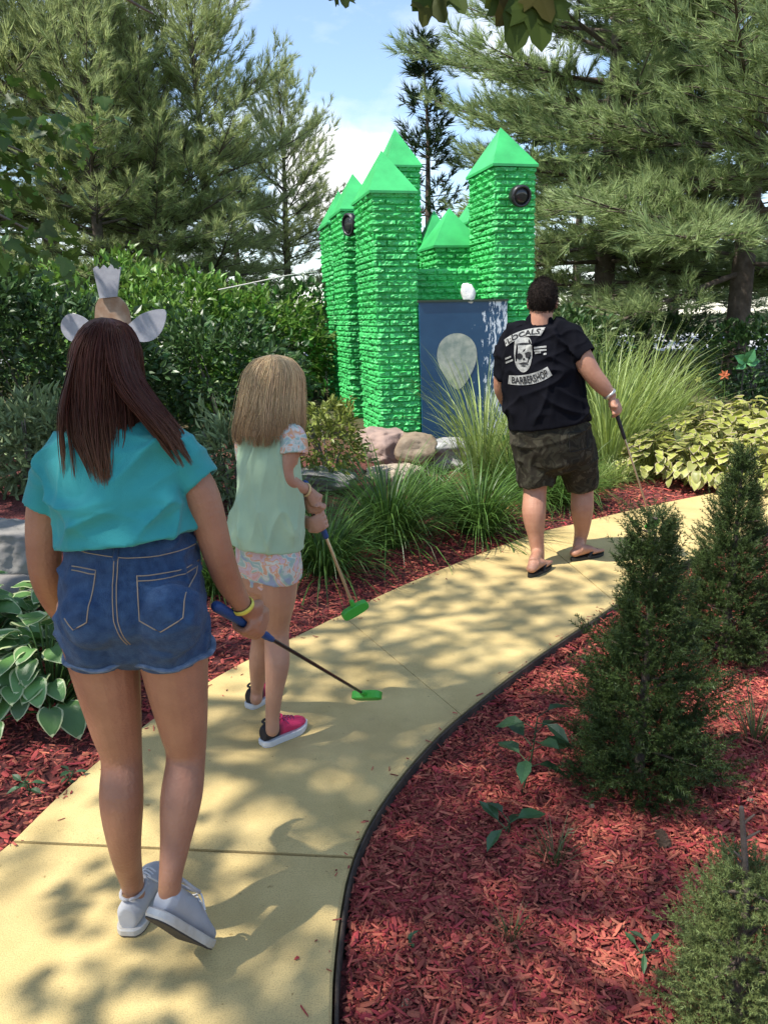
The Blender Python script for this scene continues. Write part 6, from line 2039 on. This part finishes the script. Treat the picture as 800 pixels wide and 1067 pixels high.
def banner(top, bot, text, name):
    t = np.linspace(0, 1, 25); v = np.linspace(0, 1, 5)
    cols = [[tuple(np.array(qbez(*top, k)) * (1 - w) + np.array(qbez(*bot, k)) * w) for w in v] for k in t]
    b_ = patch(cols, name, ink, .004, shirt3)
    cu = bpy.data.curves.new('t', 'FONT'); cu.body = text; cu.size = 1; cu.resolution_u = 3; cu.offset = .022
    ot_ = bpy.data.objects.new('t', cu); COL.objects.link(ot_)
    dg = bpy.context.evaluated_depsgraph_get()
    me = bpy.data.meshes.new_from_object(ot_.evaluated_get(dg)); bpy.data.objects.remove(ot_)
    bm = bmesh.new(); bm.from_mesh(me); bmesh.ops.triangulate(bm, faces=bm.faces)
    bmesh.ops.subdivide_edges(bm, edges=[e_ for e_ in bm.edges if e_.calc_length() > .25], cuts=1)
    bm.to_mesh(me); bm.free()
    c_ = coords(me); lo, hi = c_.min(0), c_.max(0)
    k = .07 + .86 * (c_[:, 0] - lo[0]) / (hi[0] - lo[0]); w = .86 - .72 * (c_[:, 1] - lo[1]) / (hi[1] - lo[1])
    pts = [A(*(np.array(qbez(*top, a_)) * (1 - b__) + np.array(qbez(*bot, a_)) * b__), 4.5) for a_, b__ in zip(k, w)]
    pts = np.array(drop(pts, .0075), dtype=np.float32)
    me.vertices.foreach_set('co', pts.ravel()); me.update()
    me.materials.clear(); me.materials.append(inkb)
    me.name = 'lettering'
    obj('lettering', me, shirt3)
banner(((525, 354), (542, 341), (568, 341)), ((527, 361), (545, 347), (563, 350)), 'LOCALS', 'scroll')
banner(((530, 391), (552, 393), (570, 382)), ((529, 400), (556, 405), (575, 391)), 'BARBERSHOP', 'scroll')
# skull: hair crest, face, beard
def blob(outline, name, m, off):
    cx = sum(p_[0] for p_ in outline) / len(outline); cy = sum(p_[1] for p_ in outline) / len(outline)
    o = sm2(outline, 4)
    pts = drop([A(x, y, 4.5) for x, y in o] + [A(cx + (x - cx) * .5, cy + (y - cy) * .5, 4.5) for x, y in o] + [A(cx, cy, 4.5)], off)
    n = len(o)
    me = mesh_np(name, pts, [[(i, (i + 1) % n, n + (i + 1) % n, n + i) for i in range(n)], [(n + i, n + (i + 1) % n, 2 * n) for i in range(n)]], m, smooth=True)
    return obj(name, me, shirt3)
blob([(536, 356), (538, 353), (546, 351.5), (551, 352), (553, 356), (554, 364), (554, 372), (552, 381), (549, 386), (545, 388), (541, 386), (537, 380), (535.5, 370), (535.5, 362)], 'skull', ink, .004)
for o_ in ([(537.5, 369), (541, 368), (544, 370), (543, 373.5), (539, 374)], [(546.5, 368), (550, 366.5), (552.5, 368), (551, 372), (547.5, 372.5)], [(544, 375), (545.5, 372.5), (547, 375)],
           [(539.5, 379), (545, 377.5), (550, 378), (545, 379.8)], [(537, 358.5), (545, 357), (553, 358), (545, 359.2)], [(542, 381), (545, 380.6), (548, 381), (545, 382)]):
    blob(o_, 'skull_marking', inkb, .0075)
for x0, y0, x1, y1 in ((526, 374, 532, 371.5), (526.5, 378, 534, 375), (556, 362.5, 569, 361), (556, 365.5, 569, 364.5), (566, 369, 569, 368.5), (557, 368, 563, 367)):
    k = 5; n = 5
    cols = [[(x0 + (x1 - x0) * (a + .5 * (i % 2)) / n, y0 + (y1 - y0) * a / n + dy) for dy in (-1.0, .9)] for i, a in enumerate(np.linspace(0, n - .5, 8))]
    patch(cols, 'side_mark', ink, .004, shirt3)
# shorts
def camo(name):
    m = cloth(name, (.02, .02, .016), None, .9)
    nt = m.node_tree; N, L = nt.nodes, nt.links; b = N['Principled BSDF']
    tc = N.new('ShaderNodeTexCoord'); v = N.new('ShaderNodeTexNoise'); v.inputs['Scale'].default_value = 11; v.inputs['Detail'].default_value = 3; v.inputs['Distortion'].default_value = .8
    L.new(tc.outputs['Object'], v.inputs['Vector'])
    r = N.new('ShaderNodeValToRGB'); r.color_ramp.interpolation = 'CONSTANT'; e = r.color_ramp.elements
    e[0].position = 0; e[0].color = (.024, .022, .017, 1); e[1].position = .60; e[1].color = (.062, .056, .040, 1)
    for p_, c_ in ((.44, (.042, .039, .027, 1)), (.51, (.030, .026, .019, 1))):
        x = e.new(p_); x.color = c_
    L.new(v.outputs['Fac'], r.inputs['Fac']); L.new(r.outputs['Color'], b.inputs['Base Color'])
    return m
cm3 = camo('dark_camouflage')
mb = MB()
mb.tube([j3(572, 432), j3(573, 448), j3(575, 466)], [(.225, .18), (.245, .20), (.235, .19)], n=36, sub=5, side=tuple(s3), start='flat')
mb.tube([j3(553, 458, 4.88), j3(557, 482, 4.885), j3(559, 505, 4.88)], [(.135, .155), (.125, .138), (.118, .128)], n=26, sub=5, cap='hem')
mb.tube([j3(596, 458, 4.84), j3(602, 482, 4.92), j3(606, 503, 4.98)], [(.130, .155), (.122, .138), (.112, .125)], n=26, sub=5, cap='hem')
shorts3 = obj('shorts', cloth_mesh(mb, .0075, cm3, wrinkles(29, .013, [(1, 0, .3), (.2, 0, 1)], 9), 4), g3)
ms_ = [o for o in g3.children if o.name.startswith('shorts')][0]
bvx = BVHTree.FromPolygons([Vector(v) + wloc(ms_) for v in coords(ms_.data).tolist()], [tuple(p_.vertices) for p_ in ms_.data.polygons])
stitch(bvx, [[np.array(A(x, y, 4.6)) for x, y in l] for l in [[(594, 452), (616, 450), (617, 470), (596, 473), (594, 452)]]], (0, 1, 0), mat('camo_seam', (.012, .012, .01), .9), 'pocket', ms_, .003)
band(g3, W3r - nv(W3r - j3(627, 402, 4.70)) * .012, W3r - j3(627, 402, 4.70), .039, mat('steel_watch', (.5, .5, .48), .3, metal=.7), 'wristwatch', rad=.010, flat=.004)
# flip flops
ff = mat('black_flip_flop', (.012, .012, .012), .7, bump=.3, bscale=150)
for heel, toe_ in ((hL3, tL3), (hR3, tR3)):
    d = nv(toe_ - heel); s = np.cross(d, (0, 0, 1)); h0 = np.array((heel[0], heel[1], 0)) - d * .012
    mb = MB(); n = 32; out = []
    for k in range(n):
        w = 2 * math.pi * k / n
        x = .148 + .148 * math.cos(w); wdt = np.interp(x, [0, .05, .12, .2, .26, .296], [.022, .038, .040, .052, .046, .016])
        out.append((x, math.copysign(max(abs(math.sin(w)) ** .5, .02), math.sin(w)) * wdt))
    V = [h0 + d * x + s * y + np.array((0, 0, z)) for z in (.002, .022) for x, y in out]
    mb.add(V, [[(i, (i + 1) % n, n + (i + 1) % n, n + i) for i in range(n)], [tuple(range(n))[::-1]], [tuple(range(n, 2 * n))]])
    fo = obj('flip_flop', mb.mesh('flip_flop', ff), g3)
    mb = MB(); zz = np.array((0, 0, 1.0))
    tp_ = h0 + d * .222 + zz * .035 + s * .012
    for sg in (-1, 1):
        mb.tube([tp_ - zz * .012 + d * .006, tp_ + zz * .012, h0 + d * .165 + s * sg * .034 + zz * .058, h0 + d * .115 + s * sg * .046 + zz * .020], [(.006, .004), (.009, .004), (.011, .004), (.008, .004)], n=8, sub=4)
    obj('strap', mb.mesh('strap', ff, True), fo)
putter(ma - ax3 * .02, ma + ax3 * .27, mc, (.8, .3, .3), 'black gripped putter with thin pale shaft in the hand of the man', rub_black, brassy, putter_green)
